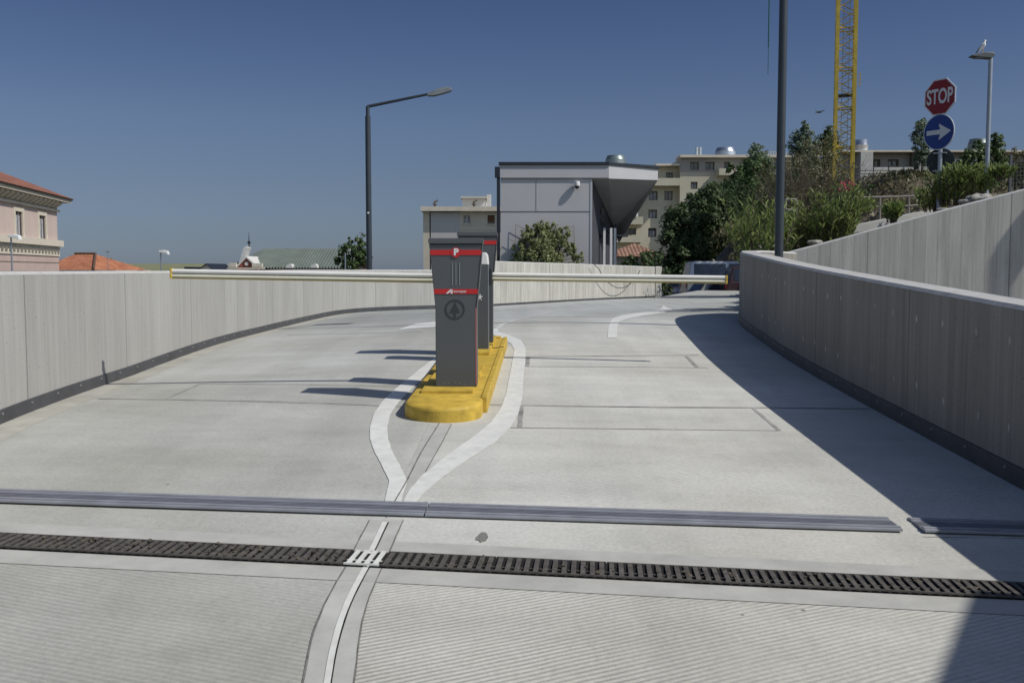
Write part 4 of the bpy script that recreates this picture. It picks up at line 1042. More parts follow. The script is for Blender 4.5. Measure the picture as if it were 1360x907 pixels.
# side wall windows, posts, mid rail
sd = Vector((bk_x-wR, BD)).normalized()
def sidept(px_, py_, off=.03):
    # hit of pixel ray with side wall plane
    r_ = ray(px_, py_); P0 = Vector((ox+wR, GY, 0)); n2 = Vector((sd.y, -sd.x))
    t = (P0.x*n2.x+P0.y*n2.y)/(r_.x*n2.x+r_.y*n2.y); p = r_*t
    return Vector((p.x-ox+n2.x*off, p.y-GY+n2.y*off, p.z-oz))
for (a1, b1_, c1, d1_) in ((797.5, 802.5, 274, 285), (797.5, 802.5, 288, 300)):
    f_ = MB().quad(sidept(a1, b1_*0+c1+2), sidept(a1, d1_-1), sidept(b1_, d1_+2), sidept(b1_, c1+4)).build('window', 'glass', gb, recalc=False)
for pxs, c in ((792, 'white'), (801, 'white'), (806, 'galv'), (817.5, 'galv')):
    Yp = 43.5 if pxs < 810 else 49
    xx = X_(pxs, Yp)-ox+.35*(pxs < 810); r_ = .05
    mb = MB(); mb.box(xx-r_, xx+r_, Yp-GY-r_, Yp-GY+r_, 0, Z_(303 if pxs < 810 else 300, Yp)-oz); mb.build('post', c, gb)
p0, p1 = at(797, 313, 43.5), at(833, 313.5, 46)
mb = MB(); mb.cyl((p0.x-ox, p0.y-GY, p0.z-oz), (p1.x-ox, p1.y-GY, p1.z-oz), .05, n=6); q1 = at(818, 298, 44.7); mb.cyl((q1.x-ox, q1.y-GY, q1.z-oz), (q1.x-ox, q1.y-GY, p0.z-oz-.9), .05, n=6)
q2 = at(800, 303, 43.6); q3 = at(812, 312, 44.4); mb.cyl((q2.x-ox, q2.y-GY, q2.z-oz), (q3.x-ox, q3.y-GY, q3.z-oz), .04, n=6); mb.build('canopy_bracket', 'drk', gb)
# camera dome on the facade
cd = at(766, 245, GY-.06)
sc = empty('security_camera', (cd.x, GY-.062, cd.z)); tag(sc, 'white dome security camera on the grey building below its roof edge', 'security camera')
mb = MB(); mb.box(-.06, .06, -.04, 0, -.08, .08); mb.cyl((0, -.02, .03), (0, -.13, .07), .03, n=8); mb.build('bracket', 'white', sc)
mb = MB(); mb.lathe([(.04, .12), (.115, .10), (.125, -.03), (.11, -.08)], (0, -.11, 0), 16); mb.build('housing', 'white', sc, smooth=True)
mb = MB(); mb.lathe([(.105, -.08), (.095, -.13), (.05, -.18), (.01, -.195)], (0, -.11, 0), 16); mb.build('dome', 'kioskd', sc, smooth=True)
# roof vent drum
def drum(name, px0, px1, py0, py1, Y, mat, label, zoff=0, hat=True):
    c = at((px0+px1)/2, py1, Y); r_ = (px1-px0)/2*Y/F; hgt = (py1-py0)*Y/F
    o = MB(); o.lathe([(r_*1.04, 0), (r_*1.04, hgt*.08), (r_, hgt*.10), (r_*.98, hgt*.55), (r_*.99, hgt*.56), (r_*.86, hgt*.86), (r_*.84, hgt), (r_*.6, hgt*1.02)], (0, 0, 0), 24)
    ob = o.build(name, mat, None, smooth=True); ob.location = c; tag(ob, label, 'roof vent'); return ob
drum('roof_vent', 804, 831, 207.5, 219, 46, 'galvd', 'greenish metal vent drum on the roof of the grey modern building')

# --- pale apartment block left of it
AY = 92.0
ab = empty('apartment_block', (X_(560, AY), AY, -7)); tag(ab, 'pale flat roofed apartment block with a white roof room behind the terminals', 'building')
ox2 = X_(560, AY); ax_ = lambda p: X_(p, AY)-ox2; az_ = lambda p: Z_(p, AY)+7
ops = []
for r in range(5):
    for xa, xb in ((615, 625), (647.5, 657)): ops.append((ax_(xa), ax_(xb), az_(297.5+r*24.3), az_(286+r*24.3)))
bwall('wall', ab, ax_(562), ax_(570.5), 0, az_(281), 0, [], 'cream')
bwall('wall', ab, ax_(572), ax_(610.5), 0, az_(282), 0, [], 'greyp')
MB().box(ax_(570.5), ax_(572), .5, .6, 0, az_(281)).build('recess', 'frame', ab)
bwall('wall', ab, ax_(610.5), ax_(740), 0, az_(281), 0, ops, 'cream', .3)
shell(ab, ax_(562), ax_(740), .001, 14, 0, az_(280.5), 'cream')
MB().box(ax_(559.5), ax_(742), -.7, 14.5, az_(281), az_(275)).build('cornice', 'trim', ab)
for k, o_ in enumerate(ops): window(ab, *o_, 0, 'framew' if k % 2 == 0 else 'frame', 'glass', True, 1, .25, .08, curtain=k % 2 == 0, blind=.75 if k % 2 else 0)
mb = MB(); [mb.box(ax_(611), ax_(740), -.06, -.003, az_(305.5+r*24.3), az_(304.3+r*24.3)) for r in range(4)]; mb.build('string_course', 'trim', ab)
MB().box(ax_(612), ax_(644), 3, 9, az_(274.9), az_(261)).build('roof_room', 'whitep', ab)
MB().box(ax_(610), ax_(646), 2.5, 9.5, az_(260.9), az_(258)).build('roof_slab', 'greyp', ab)
mb = MB(); mb.box(ax_(645.6), ax_(651), 3, 4.5, az_(274.9), az_(255)); mb.build('chimney', 'whitep', ab); 
for pxx, t_ in ((576.5, 268), (629, 268)):
    mb = MB(); mb.cyl((ax_(pxx), 1, az_(275)), (ax_(pxx), 1, az_(t_)), .12, n=6); mb.box(ax_(pxx)-.22, ax_(pxx)+.22, .8, 1.2, az_(t_+3), az_(t_+2)); mb.cyl((ax_(pxx)-.1, 1, az_(t_)), (ax_(pxx)+.3, 1, az_(t_-3)), .08, n=5); mb.build('flue', 'frame', ab)

# --- big apartment building on the right
BY = 108.0
bb = empty('apartment_building', (X_(800, BY), BY, -2)); tag(bb, 'yellowish apartment building with balconies rising behind the dark trees', 'building')
ox3 = X_(800, BY); bx = lambda p: X_(p, BY)-ox3; bz = lambda p: Z_(p, BY)+2
wl = [(861.5, 873, 266, 254), (861, 872.5, 290, 278.5), (861, 872, 315, 303), (882, 893, 266, 254), (884, 893, 237, 229.5), (830, 845, 312, 303), (830, 845, 287, 279)]
bwall('wall', bb, bx(815), bx(900), 0, bz(222), 0, [(bx(a), bx(b), bz(c), bz(d)) for a, b, c, d in wl], 'cream2', .35)
wl2 = [(913, 924.5, 227.5, 217), (933, 945, 227.5, 217), (957, 965, 226, 216.5), (914, 923, 252.5, 243)]
bwall('wall', bb, bx(900.01), bx(1075), 0, bz(212), -1.2, [(bx(a), bx(b), bz(c), bz(d)) for a, b, c, d in wl2], 'cream2', .35)
shell(bb, bx(815), bx(900), .001, 12, 0, bz(221.9), 'cream2'); shell(bb, bx(900), bx(1075), -1.199, 12, 0, bz(211.9), 'cream2')
for a, b, c, d in wl: window(bb, bx(a), bx(b), bz(c), bz(d), 0, 'frame', 'glassb', False, 1, .3, .1, curtain=(a in (861, 861.5)))
for k, (a, b, c, d) in enumerate(wl2): window(bb, bx(a), bx(b), bz(c), bz(d), -1.2, 'frame', 'glass' if k < 3 else 'glassb', False, 1, .3, .1, curtain=k == 3)
MB().box(bx(868), bx(899.8), -1.2, 1, bz(221.8), bz(219)).build('cornice', 'trim', bb); MB().box(bx(898.5), bx(1077), -1.9, 1, bz(211.8), bz(208.5)).build('cornice', 'trim', bb)
bwall('attic_wall', bb, bx(900.2), bx(1075), bz(230), bz(212.1), -1.23, [(bx(a)-.02, bx(b)+.02, bz(c)-.02, bz(d)+.02) for a, b, c, d in wl2[:3]], 'greypl', .02)
def balcony(xa, xb, zt1, zb1_, y=0, dep=1.6, rail=None):
    mb = MB(); mb.box(bx(xa), bx(xb), y-dep, y-.003, bz(zb1_), bz(zb1_)+.2); mb.box(bx(xa), bx(xb), y-dep, y-dep+.12, bz(zb1_)+.2, bz(zt1)); mb.box(bx(xb)-.12, bx(xb), y-dep+.12, y-.003, bz(zb1_)+.2, bz(zt1)); mb.box(bx(xa), bx(xa)+.12, y-dep+.12, y-.003, bz(zb1_)+.2, bz(zt1))
    mb.build('balcony', 'cream2', bb)
balcony(863, 899, 238.5, 248.3); balcony(838, 851.5, 264, 273.5); balcony(823, 851.5, 289, 299); balcony(816, 851, 314, 322.5); balcony(947, 985, 227.5, 236, -1.2)
mb = MB(); [mb.cyl((bx(p), 0, bz(209)), (bx(p), 0, bz(196)), .16, n=8) for p in (924.2, 928.6)]; mb.build('flue_pipe', 'zinc', bb)
mb = MB()
for k in range(26): mb.box(bx(1003)+k*.28, bx(1003)+k*.28+.07, -1.5, -1.4, bz(208.4), bz(204.5))
mb.box(bx(1002), bx(1032), -1.52, -1.38, bz(204.5), bz(203.9)); mb.build('roof_railing', 'framew', bb)
drum('roof_vent', 949.5, 977, 197, 208.5, BY, 'zinc', 'shiny zinc vent drum on the roof of the yellowish apartment building')
# laundry balcony white cloth
ln = MB()
for k in range(5): ln.box(X_(832+k*3.2, BY-1.7), X_(834.5+k*3.2, BY-1.7), BY-1.72, BY-1.68, Z_(289-1.5*(k % 2), BY), Z_(281.5, BY))
tag(ln.build('laundry', 'white'), 'white washing hung out on a balcony of the yellowish apartment building', 'laundry')

# --- small tiled roof in front of it
def roof_uv(mb, pts, udir):
    u = Vector(udir).normalized(); n_ = (Vector(pts[1])-Vector(pts[0])).cross(Vector(pts[-1])-Vector(pts[0])).normalized(); v = n_.cross(u)
    mb.quad(*pts, uv=[(Vector(p).dot(u), Vector(p).dot(v)) for p in pts])
RY = 72.0
hs_ = empty('small_house', (X_(820, RY), RY, -2)); tag(hs_, 'low house with an old tiled hip roof behind the curved wall end', 'house')
rx = lambda p: X_(p, RY)-X_(820, RY); rz_ = lambda p: Z_(p, RY)+2
MB().box(rx(800), rx(885), 0, 6, 0, rz_(341)).build('wall', 'cream2', hs_)
mb = MB(); e = rz_(341)+.01; apx = (rx(849), 3, rz_(321.5))
P4 = [(rx(798), -.5, e), (rx(888), -.5, e), (rx(888), 6.5, e), (rx(798), 6.5, e)]
for k in range(4): a, b = P4[k], P4[(k+1) % 4]; roof_uv(mb, (a, b, apx), Vector(b)-Vector(a))
mb.build('roof', 'tile3', hs_)

# --- pink building at the left edge, seen along its long side
pr = at(76, 300, 90.0); plf = at(0, 300, 75.5); dv = Vector((pr.x-plf.x, pr.y-plf.y)); Lp = dv.length; rot = math.atan2(dv.y, dv.x)
pk = empty('pink_building', (plf.x-dv.x*.6, plf.y-dv.y*.6, -7), rot); tag(pk, 'pink plastered palazzo with bracketed cornice and tiled roof at the left edge', 'building')
Lt = Lp*1.6
def pu(px_):    # pixel column -> distance along facade
    r_ = ray(px_, 300); o_ = Vector((pk.location.x, pk.location.y)); d_ = dv.normalized()
    # solve r*t = o + d*s
    det = r_.x*(-d_.y)+d_.x*r_.y; t = (o_.x*(-d_.y)+d_.x*o_.y)/det
    p = Vector((r_.x*t, r_.y*t)); return (p-o_).dot(d_), t*ray(px_, 300).y
zt_p = Z_(282, 90)+7                       # below the brackets
zs_ = Z_(328, 90)+7                        # string course
wins = []
for xa, xb in ((20, 29.5), (51.5, 60)):
    ua, Ya = pu(xa); ub, Yb = pu(xb); wins.append((ua, ub, Z_(322, (pu(51)[1]+pu(60)[1])/2)+7, Z_(286.5, (pu(51)[1]+pu(60)[1])/2)+7))
dw = wins[1][0]-wins[0][0]
for k in (1, 2): wins.append((wins[0][0]-dw*k, wins[0][1]-dw*k, wins[0][2], wins[0][3]))
wins = [w_ for w_ in wins if w_[0] > .3]
bwall('wall', pk, 0, Lt, zs_, zt_p, 0, wins, 'pink', .1)
bwall('ground_floor_wall', pk, 0, Lt, 0, zs_, -.05, [], 'pinkd', .3)
for w_ in wins:
    window(pk, *w_, 0, 'frame', 'glass', False, 1, .1, .08, curtain=True)
    mb = MB(); a, b, c, d = w_; mb.box(a-.35, a-.003, -.08, -.002, c-.2, d+.3); mb.box(b+.003, b+.35, -.08, -.002, c-.2, d+.3); mb.box(a-.002, b+.002, -.08, -.002, d+.003, d+.3); mb.box(a-.5, b+.5, -.2, -.002, c-.55, c-.203); mb.build('window_surround', 'trim', pk)
shell(pk, 0, Lt, .001, 16, 0, zt_p+.8, 'pink')
MB().box(-.2, Lt+.25, -.45, -.003, zs_+.003, zs_+.55).build('string_course', 'trim', pk)
MB().box(-.1, Lt+.06, -.14, -.053, zs_-.85, zs_-.003).build('frieze', 'trim', pk)
mb = MB()
cmb = [(.1, zs_-.3)]
for k in range(int(Lt/.9)): cmb += [(.3+k*.9, zs_-.36), (.3+k*.9, zs_-.62), (.7+k*.9, zs_-.62), (.7+k*.9, zs_-.36)]
cmb.append((Lt-.1, zs_-.3)); mb.prism(cmb, lambda x, z: (x, -.2, z), lambda x, z: (x, -.142, z))
mb.build('dentil_row', 'bracket', pk)
mb = MB()
for k in range(8): mb.box(0, Lt+.03, -.085, -.052, zs_-1.45-k*.75, zs_-1.39-k*.75)
mb.build('rustication_joint', 'bracket', pk)
for w_ in wins:
    c = (w_[0]+w_[1])/2; n = 14; mb = MB(); zc_ = zs_-4.6
    for k in range(n):
        a, b = math.pi*k/n, math.pi*(k+1)/n
        mb.prism([(c+r_*math.cos(t), zc_+r_*math.sin(t)) for r_, t in ((1.0, a), (1.75, a), (1.75, b), (1.0, b))], lambda x, z: (x, -.2, z), lambda x, z: (x, -.09, z))
    ah = mb.build('arch', 'trim', pk); mb = MB(); mb.quad(*[(c+.99*math.cos(math.pi*k/n), -.1, zc_+.99*math.sin(math.pi*k/n)) for k in range(n+1)]); mb.quad((c-.99, -.1, 0), (c+.99, -.1, 0), (c+.99, -.1, zc_), (c-.99, -.1, zc_)); mb.build('pane', 'glass', ah)
MB().box(-.3, Lt+.12, -.25, 16.2, zt_p+.0, zt_p+.2).build('lower_cornice', 'trim', pk)
MB().box(0, Lt, -.02, 16, zt_p+.205, zt_p+.85).build('bracket_band', 'bracket', pk)
for k in range(int(Lt/1.15)):
    mb = MB(); x = .2+k*1.15; mb.prism([(-.03, zt_p+.21), (-.03, zt_p+.84), (-.8, zt_p+.84), (-.8, zt_p+.66), (-.3, zt_p+.3)], lambda y, z: (x, y, z), lambda y, z: (x+.38, y, z)); mb.build('bracket', 'trim', pk)
MB().box(-1.0, Lt+1.0, -1.0, 17.0, zt_p+.86, zt_p+1.08).build('cornice', 'trim', pk)
MB().box(-1.1, Lt+1.1, -1.12, 17.12, zt_p+1.09, zt_p+1.2).build('gutter', 'bracket', pk)
ze_ = zt_p+1.21; x0, x1, y0, y1 = -1.2, Lt+1.2, -1.25, 17.2; ym = (y0+y1)/2; rg = (y1-y0)/2; zr = ze_+rg*.42
mb = MB(); a, b, c, d = (x0, y0, ze_), (x1, y0, ze_), (x1, y1, ze_), (x0, y1, ze_); r1, r2_ = (x0+rg, ym, zr), (x1-rg, ym, zr)
roof_uv(mb, (a, b, r2_, r1), (1, 0, 0)); roof_uv(mb, (b, c, r2_), (0, 1, 0)); roof_uv(mb, (c, d, r1, r2_), (1, 0, 0)); roof_uv(mb, (d, a, r1), (0, 1, 0)); mb.build('roof', 'tile', pk)

# --- orange roofed house
OY = 125.0
oh = empty('orange_house', (X_(100, OY), OY, -7)); tag(oh, 'house with a bright orange hip roof right of the pink building', 'house')
qx = lambda p: X_(p, OY)-X_(100, OY); qz = lambda p: Z_(p, OY)+7
MB().box(qx(52), qx(152), 0, 12, 0, qz(359)).build('wall', 'pink', oh)
mb = MB(); e = qz(358.6); A_, B_, C_, D_ = (qx(48), -.6, e), (qx(125), -.6, e), (qx(159), 9, e), (qx(80), 12.6, e); r1, r2_ = (qx(70), 6, qz(336.8)), (qx(99), 6, qz(336.8))
roof_uv(mb, (A_, B_, r2_, r1), (1, 0, 0)); roof_uv(mb, (B_, C_, r2_), Vector(C_)-Vector(B_)); roof_uv(mb, (C_, D_, r1, r2_), (1, 0, 0)); roof_uv(mb, (D_, A_, r1), (0, 1, 0)); mb.build('roof', 'tile2', oh)
mb = MB(); mb.cyl(Vector(B_)+Vector((0, 0, .1)), Vector(r2_)+Vector((0, 0, .1)), .16, n=6); mb.cyl(Vector(r1)+Vector((0, 0, .1)), Vector(r2_)+Vector((0, 0, .1)), .16, n=6); mb.build('ridge_tiles', 'tile3', oh)

# --- long olive green roof
VY = 165.0
vh = empty('green_roofed_hall', (X_(220, VY), VY, -7)); tag(vh, 'long low hall with an olive green roof behind the left wall', 'building')
vx = lambda p: X_(p, VY)-X_(220, VY); vz = lambda p: Z_(p, VY)+7
MB().box(vx(140), vx(345), 0, 20, 0, vz(362)).build('wall', 'greyp', vh)
mb = MB(); mb.prism([(-1, vz(361)), (10, vz(349.7)), (21, vz(361))], lambda y, z: (vx(138), y, z), lambda y, z: (vx(270), y, z)); mb.prism([(-1, vz(361)), (10, vz(355)), (21, vz(361))], lambda y, z: (vx(270.1), y, z), lambda y, z: (vx(350), y, z)); mb.build('roof', 'moss', vh)
for a, b, c, d in ((144.5, 151.5, 349, 343.5), (165, 172, 356, 352)):
    mb = MB(); mb.box(vx(a), vx(b), -2, -1.1, vz(c), vz(d)); mb.box(vx(a)+.2, vx(b)-.2, -1.9, -1.2, 0, vz(c)); mb.build('chimney', 'bark', vh)
gh = empty('gable_house', (X_(273, 140), 140, -7)); tag(gh, 'small white gable end with a dark roof edge above the left wall', 'house')
ux = lambda p: X_(p, 140)-X_(273, 140); uz = lambda p: Z_(p, 140)+7
mb = MB(); mb.prism([(ux(264), 0), (ux(282), 0), (ux(282), uz(357.5)), (ux(273.5), uz(351)), (ux(264), uz(357.5))], lambda x, z: (x, 0, z), lambda x, z: (x, 9, z)); mb.build('wall', 'whitep', gh)
mb = MB(); mb.prism([(ux(262), uz(358.5)), (ux(273.5), uz(350)), (ux(284), uz(358.5)), (ux(283.5), uz(359)), (ux(273.5), uz(351)), (ux(262.5), uz(359))], lambda x, z: (x, -.4, z), lambda x, z: (x, 9.2, z)); mb.box(ux(244), ux(256), -.2, 4, uz(358.5), uz(354.5)); mb.build('roof', 'drk', gh)

# --- church like building with a green copper roof
CHY = 150.0
ch = empty('copper_roofed_building', (X_(330, CHY), CHY, -7)); tag(ch, 'building with a ribbed green copper roof, brick gable and finial behind the wall', 'building')
hx = lambda p: X_(p, CHY)-X_(330, CHY); hzz = lambda p: Z_(p, CHY)+7
MB().box(hx(303), hx(470), 0, 16, 0, hzz(357.5)).build('wall', 'brick', ch)
mb = MB(); e = hzz(357); rd = hzz(329.3)
mb.quad((hx(299), -1, e), (hx(470), -1, e), (hx(470), 8, rd), (hx(331), 8, rd)); mb.quad((hx(299), 17, e), (hx(331), 8, rd), (hx(470), 8, rd), (hx(470), 17, e)); mb.quad((hx(299), -1, e), (hx(331), 8, rd), (hx(299), 17, e)); rf = mb.build('roof', 'copper', ch)
mb = MB(); xr = []
for k in range(34):
    x = hx(336)+k*(hx(469)-hx(336))/34; xr += [(x-.12, .03), (x-.05, .22), (x+.05, .22), (x+.12, .03)]
for (xa, da), (xb, db_) in zip(xr[:-1], xr[1:]): mb.quad((xa, -1.02, e+da), (xb, -1.02, e+db_), (xb, 7.98, rd+db_), (xa, 7.98, rd+da))
mb.build('roof_sheet', 'copper', rf, recalc=False)
mb = MB(); f0 = lambda x, z: (x, -2.2, z); f1 = lambda x, z: (x, 5, z)
mb.prism([(hx(319), 0), (hx(346), 0), (hx(346), hzz(355)), (hx(332), hzz(342.5)), (hx(319), hzz(355))], f0, f1); gbl = mb.build('gable', 'brick', ch)
mb = MB(); mb.prism([(hx(317), hzz(355)), (hx(332), hzz(340.5)), (hx(348), hzz(355)), (hx(346), hzz(356)), (hx(332), hzz(343)), (hx(319), hzz(356))], lambda x, z: (x, -2.5, z), lambda x, z: (x, 5, z)); mb.build('gable_trim', 'whitep', gbl)
mb = MB(); mb.cyl((hx(332), -2.35, hzz(350.5)), (hx(332), -2.21, hzz(350.5)), .28, n=16); mb.build('roundel', 'whitep', gbl)
mb = MB(); mb.prism([(hx(318), hzz(353)), (hx(325), hzz(331)), (hx(327.5), hzz(327.5)), (hx(331.5), hzz(329)), (hx(329), hzz(334)), (hx(323), hzz(352))], lambda x, z: (x, -1.2, z), lambda x, z: (x, 1, z)); mb.build('ridge_stone', 'whitep', ch)
for a, b, c, d in ((310, 320, 355, 349.5), (341, 354, 355, 350), (308, 356, 357.6, 355.6)): MB().box(hx(a), hx(b), -3.2, -2.51, hzz(c), hzz(d)).build('cornice', 'trim', ch)
for a in (386.5, 419): mb = MB(); mb.prism([(hx(a)-.55*math.cos(t)*.9, hzz(356)+math.sin(t)*.6) for t in np.linspace(0, math.pi, 9)], lambda x, z: (x, -1.6, z), lambda x, z: (x, 1.5, z)); mb.build('dormer', 'whitep', rf)
mb = MB(); c = (hx(328), 1, 0); mb.cyl((hx(328), 1, hzz(329)), (hx(328), 1, hzz(309)), .10, .03, n=8); mb.lathe([(.05, -.3), (.3, 0), (.05, .3)], (hx(328), 1, hzz(322)), 8); mb.build('finial', 'drk', ch)

# --- long low building on the hill
LY = 62.0
lb = empty('hilltop_building', (X_(1125, LY), LY, Z_(240, LY))); tag(lb, 'long low building with brownish plaster on top of the hillside', 'building')
lx = lambda p: X_(p, LY)-X_(1125, LY); lz = lambda p: Z_(p, LY)-Z_(240, LY)
ww = [(1154.5, 1167, 222.5, 212), (1177, 1191.5, 222, 212), (1272, 1284, 222, 212), (1330, 1342, 222, 212)]
bwall('wall', lb, lx(1112), lx(1440), lz(262), lz(204.5), 0, [(lx(a), lx(b), lz(c), lz(d)) for a, b, c, d in ww], 'greypl', .3)
shell(lb, lx(1112), lx(1440), .001, 14, lz(262), lz(204.3), 'greypl')
for a, b, c, d in ww: window(lb, lx(a), lx(b), lz(c), lz(d), 0, 'frame', 'glassb', False, 1, .22, .09, curtain=True)
MB().box(lx(1110), lx(1445), -.9, 14.4, lz(204.2), lz(202)).build('roof_slab', 'trim', lb)
bwall('parapet', lb, lx(1144), lx(1205), lz(262), lz(223.8), -.7, [], 'greyp'); bwall('terrace_wall', lb, lx(1211), lx(1300), lz(262), lz(213.5), -.7, [], 'greyp')
MB().box(lx(1134), lx(1150), -.95, -.002, lz(262), lz(204.4)).build('pier', 'pad', lb)
MB().box(lx(1205.5), lx(1210.5), -.4, -.002, lz(262), lz(204.4)).build('downpipe', 'frame', lb)
drum('roof_vent', 1134.5, 1152.5, 186.5, 203, LY+2, 'zinc', 'bright zinc vent drum beside the crane on the low hilltop building')
drum('roof_vent', 1286, 1313, 185.5, 200, LY+4, 'galvd', 'dull grey vent drum behind the bushes near the galvanised lamp')
# wall and rails on the hillside
def rail(name, pts, label, posts=6, hgt=.9):
    root = empty(name, pts[0]); tag(root, label, 'railing'); o_ = Vector(pts[0]); mb = MB()
    for z in (hgt, hgt*.5): mb.tube([tuple(Vector(p)-o_+Vector((0, 0, z))) for p in pts], [.03]*len(pts), 6)
    mb.build('rail', 'rail', root)
    pp = resample([(p[0], p[1]) for p in pts], posts)
    for q in pp:
        zz = float(np.interp(q.x, [p[0] for p in pts], [p[2] for p in pts])); mb = MB(); mb.cyl((q.x-o_.x, q.y-o_.y, zz-o_.z-.3), (q.x-o_.x, q.y-o_.y, zz-o_.z+hgt), .03, n=6); mb.build('post', 'rail', root)
rail('hillside_railing', [tuple(at(1130, 288, 29)), tuple(at(1195, 287, 29)), tuple(at(1245, 284, 29))], 'weathered pipe railing below the bare earth bank', 4, .55)
rail('terrace_railing', [tuple(at(1043, 293, 24)), tuple(at(1057, 293, 24))], 'short pale handrail standing among the dry bushes', 2, .5)
# fence on top of the bank
fr = empty('wire_fence', tuple(at(1140, 236, 52))); tag(fr, 'thin dark fence along the top of the earth bank', 'fence'); o_ = fr.location.copy()
for k in range(12):
    p = at(1140+k*20, 236, 52); mb = MB(); mb.cyl((p.x-o_.x, 0, -.5), (p.x-o_.x, 0, .55), .035, n=5); mb.build('post', 'fence', fr)
mb = MB()
for z in (.0, .18, .36): p = at(1375, 236, 52); mb.cyl((0, 0, z), (p.x-o_.x, 0, z), .025, n=4)
mb.build('wire', 'fence', fr)
# mesh fence at the right edge
mf = empty('mesh_fence', tuple(at(1341, 258, 27))); tag(mf, 'dark mesh fence panel at the right edge above the upper wall', 'fence'); mb = MB()
for k in range(12): mb.cyl((k*.09, 0, 0), (k*.09, 0, .95), .007, n=4)
for k in range(10): mb.cyl((0, 0, k*.1), (1.0, 0, k*.1), .006, n=4)
mb.build('mesh', 'fence', mf); mb = MB(); mb.box(-.03, .03, -.03, .03, -.5, 1.05); mb.build('post', 'fence', mf)
# kerbed path slab on the hillside
def slabpath(pts, wid, mat, name):
    mb = MB(); P = [Vector(p) for p in pts]
    for a, b in zip(P[:-1], P[1:]):
        d = Vector((b.x-a.x, b.y-a.y, 0)).normalized(); n_ = Vector((-d.y, d.x, 0))*wid; i = len(mb.v)
        mb.v += [tuple(a), tuple(b), tuple(b+n_), tuple(a+n_)]+[tuple(q-Vector((0, 0, .6))) for q in (a, b, b+n_, a+n_)]
        mb.f += [(i, i+1, i+2, i+3), (i, i+4, i+5, i+1), (i+3, i+2, i+6, i+7), (i, i+3, i+7, i+4), (i+1, i+5, i+6, i+2)]; mb.m += [0]*5
    return tag(mb.build(name, mat), kind='structure')
lp = [at(1095, 309, 20.6), at(1150, 297, 20.8), at(1200, 287, 21.0), at(1243, 278, 21.2)]; par = empty('terrace_kerb', lp[0]); tag(par, 'light grey sloping concrete kerb over a dark block painted as its shaded underside, left of the sign post', 'kerb')
mb = MB(); md = MB()
for a, b in zip(lp[:-1], lp[1:]):
    a, b = a-lp[0], b-lp[0]
    for (m_, t0, t1, yo, dp_) in ((mb, 0, -.15, 0, 1.2), (md, -.152, -.75, .12, 1.0)):
        i_ = len(m_.v); m_.v += [(p.x, p.y+yo+d_, p.z+t_) for p in (a, b) for t_ in (t0, t1) for d_ in (0, dp_)]
        m_.f += [(i_, i_+4, i_+6, i_+2), (i_, i_+1, i_+5, i_+4), (i_+1, i_+3, i_+7, i_+5), (i_+2, i_+6, i_+7, i_+3)]; m_.m += [0]*4
mb.build('kerb_stone', 'pad', par); md.build('base', 'stonew', par)  # dark base stands for the kerb's shadowed underside, shade put into its colour
# stone wall behind the van
sw = MB(); P0, P1 = at(950, 368, 52.5), at(1012, 325, 51)
sw.prism([(at(946, 360, 52).x, -2.2), (at(1030, 360, 52).x, -2.2), (at(1030, 360, 52).x, at(1, 318, 52).z), (at(975, 360, 52).x, at(1, 320, 52).z), (at(958, 360, 52).x, at(1, 338, 52).z), (at(948, 360, 52).x, at(1, 352, 52).z)], lambda x, z: (x, 52, z), lambda x, z: (x, 52.6, z))
tag(sw.build('stone_wall', 'stonew'), 'dark rough stone retaining wall behind the parked van', 'wall')
# small capped pier behind the inner wall
pc = at(1001, 332, 21.5); pcr = empty('capped_pier', (pc.x, pc.y, -1.2)); tag(pcr, 'small pyramid capped concrete pier showing above the end of the inner wall', 'pier')
MB().box(-.20, .20, -.2, .2, 0, pc.z+1.2).build('shaft', 'pad', pcr); hh = pc.z+1.2; w5 = .27
mb = MB(); ap = (0, 0, hh+.14); b4 = [(-w5, -w5, hh+.02), (w5, -w5, hh+.02), (w5, w5, hh+.02), (-w5, w5, hh+.02)]
for k in range(4): mb.quad(b4[k], b4[(k+1) % 4], ap)
mb.quad(*b4[::-1]); mb.build('cap', 'rock', pcr)

# unseen casters added out of frame on the right, shaped for their shadows
cb2 = MB(); cb2.prism([(5.56, 2.73), (4.0, -.05), (3.55, -1.1), (3.5, -9), (11, -9), (11, 1.2)], lambda x, y: (x, y, -1.6), lambda x, y: (x, y, 2.66))
tag(cb2.build('shadow_block', 'wallU'), 'unseen concrete block added out of frame on the right to shade the ramp edge', 'building')
# second added caster, cut from its shadow outline on the upper wall
def up_wall_pt(px_, py_):
    a, b = UPT[3], UPT[5]; r_ = ray(px_, py_); d = Vector((b.x-a.x, b.y-a.y)); n2 = Vector((d.y, -d.x)); t = (a.x*n2.x+a.y*n2.y)/(r_.x*n2.x+r_.y*n2.y); return r_*t
sh = [(1324, 430), (1325, 336), (1337.5, 311), (1360, 281), (1400, 236), (1440, 300), (1375, 335), (1360, 356), (1347, 379), (1346, 430)]
t_ = 3.4; off = Vector((SUNH.x, SUNH.y, 1))*t_
pts3 = [up_wall_pt(*p)+off for p in sh]
for k in (0, 9): pts3[k].z = -1.3
mb = MB(); n = len(pts3); nv = Vector((-.25, -.95, 0))*.03
mb.v = [tuple(p) for p in pts3]+[tuple(p+nv) for p in pts3]
mb.f = [tuple(range(n-1, -1, -1)), tuple(range(n, 2*n))]+[(k, (k+1) % n, n+(k+1) % n, n+k) for k in range(n)]; mb.m = [0]*len(mb.f)
tag(mb.build('shadow_slab', 'wallU'), 'unseen angled slab added out of frame, cut to throw the shadow on the upper wall', 'shadow caster')

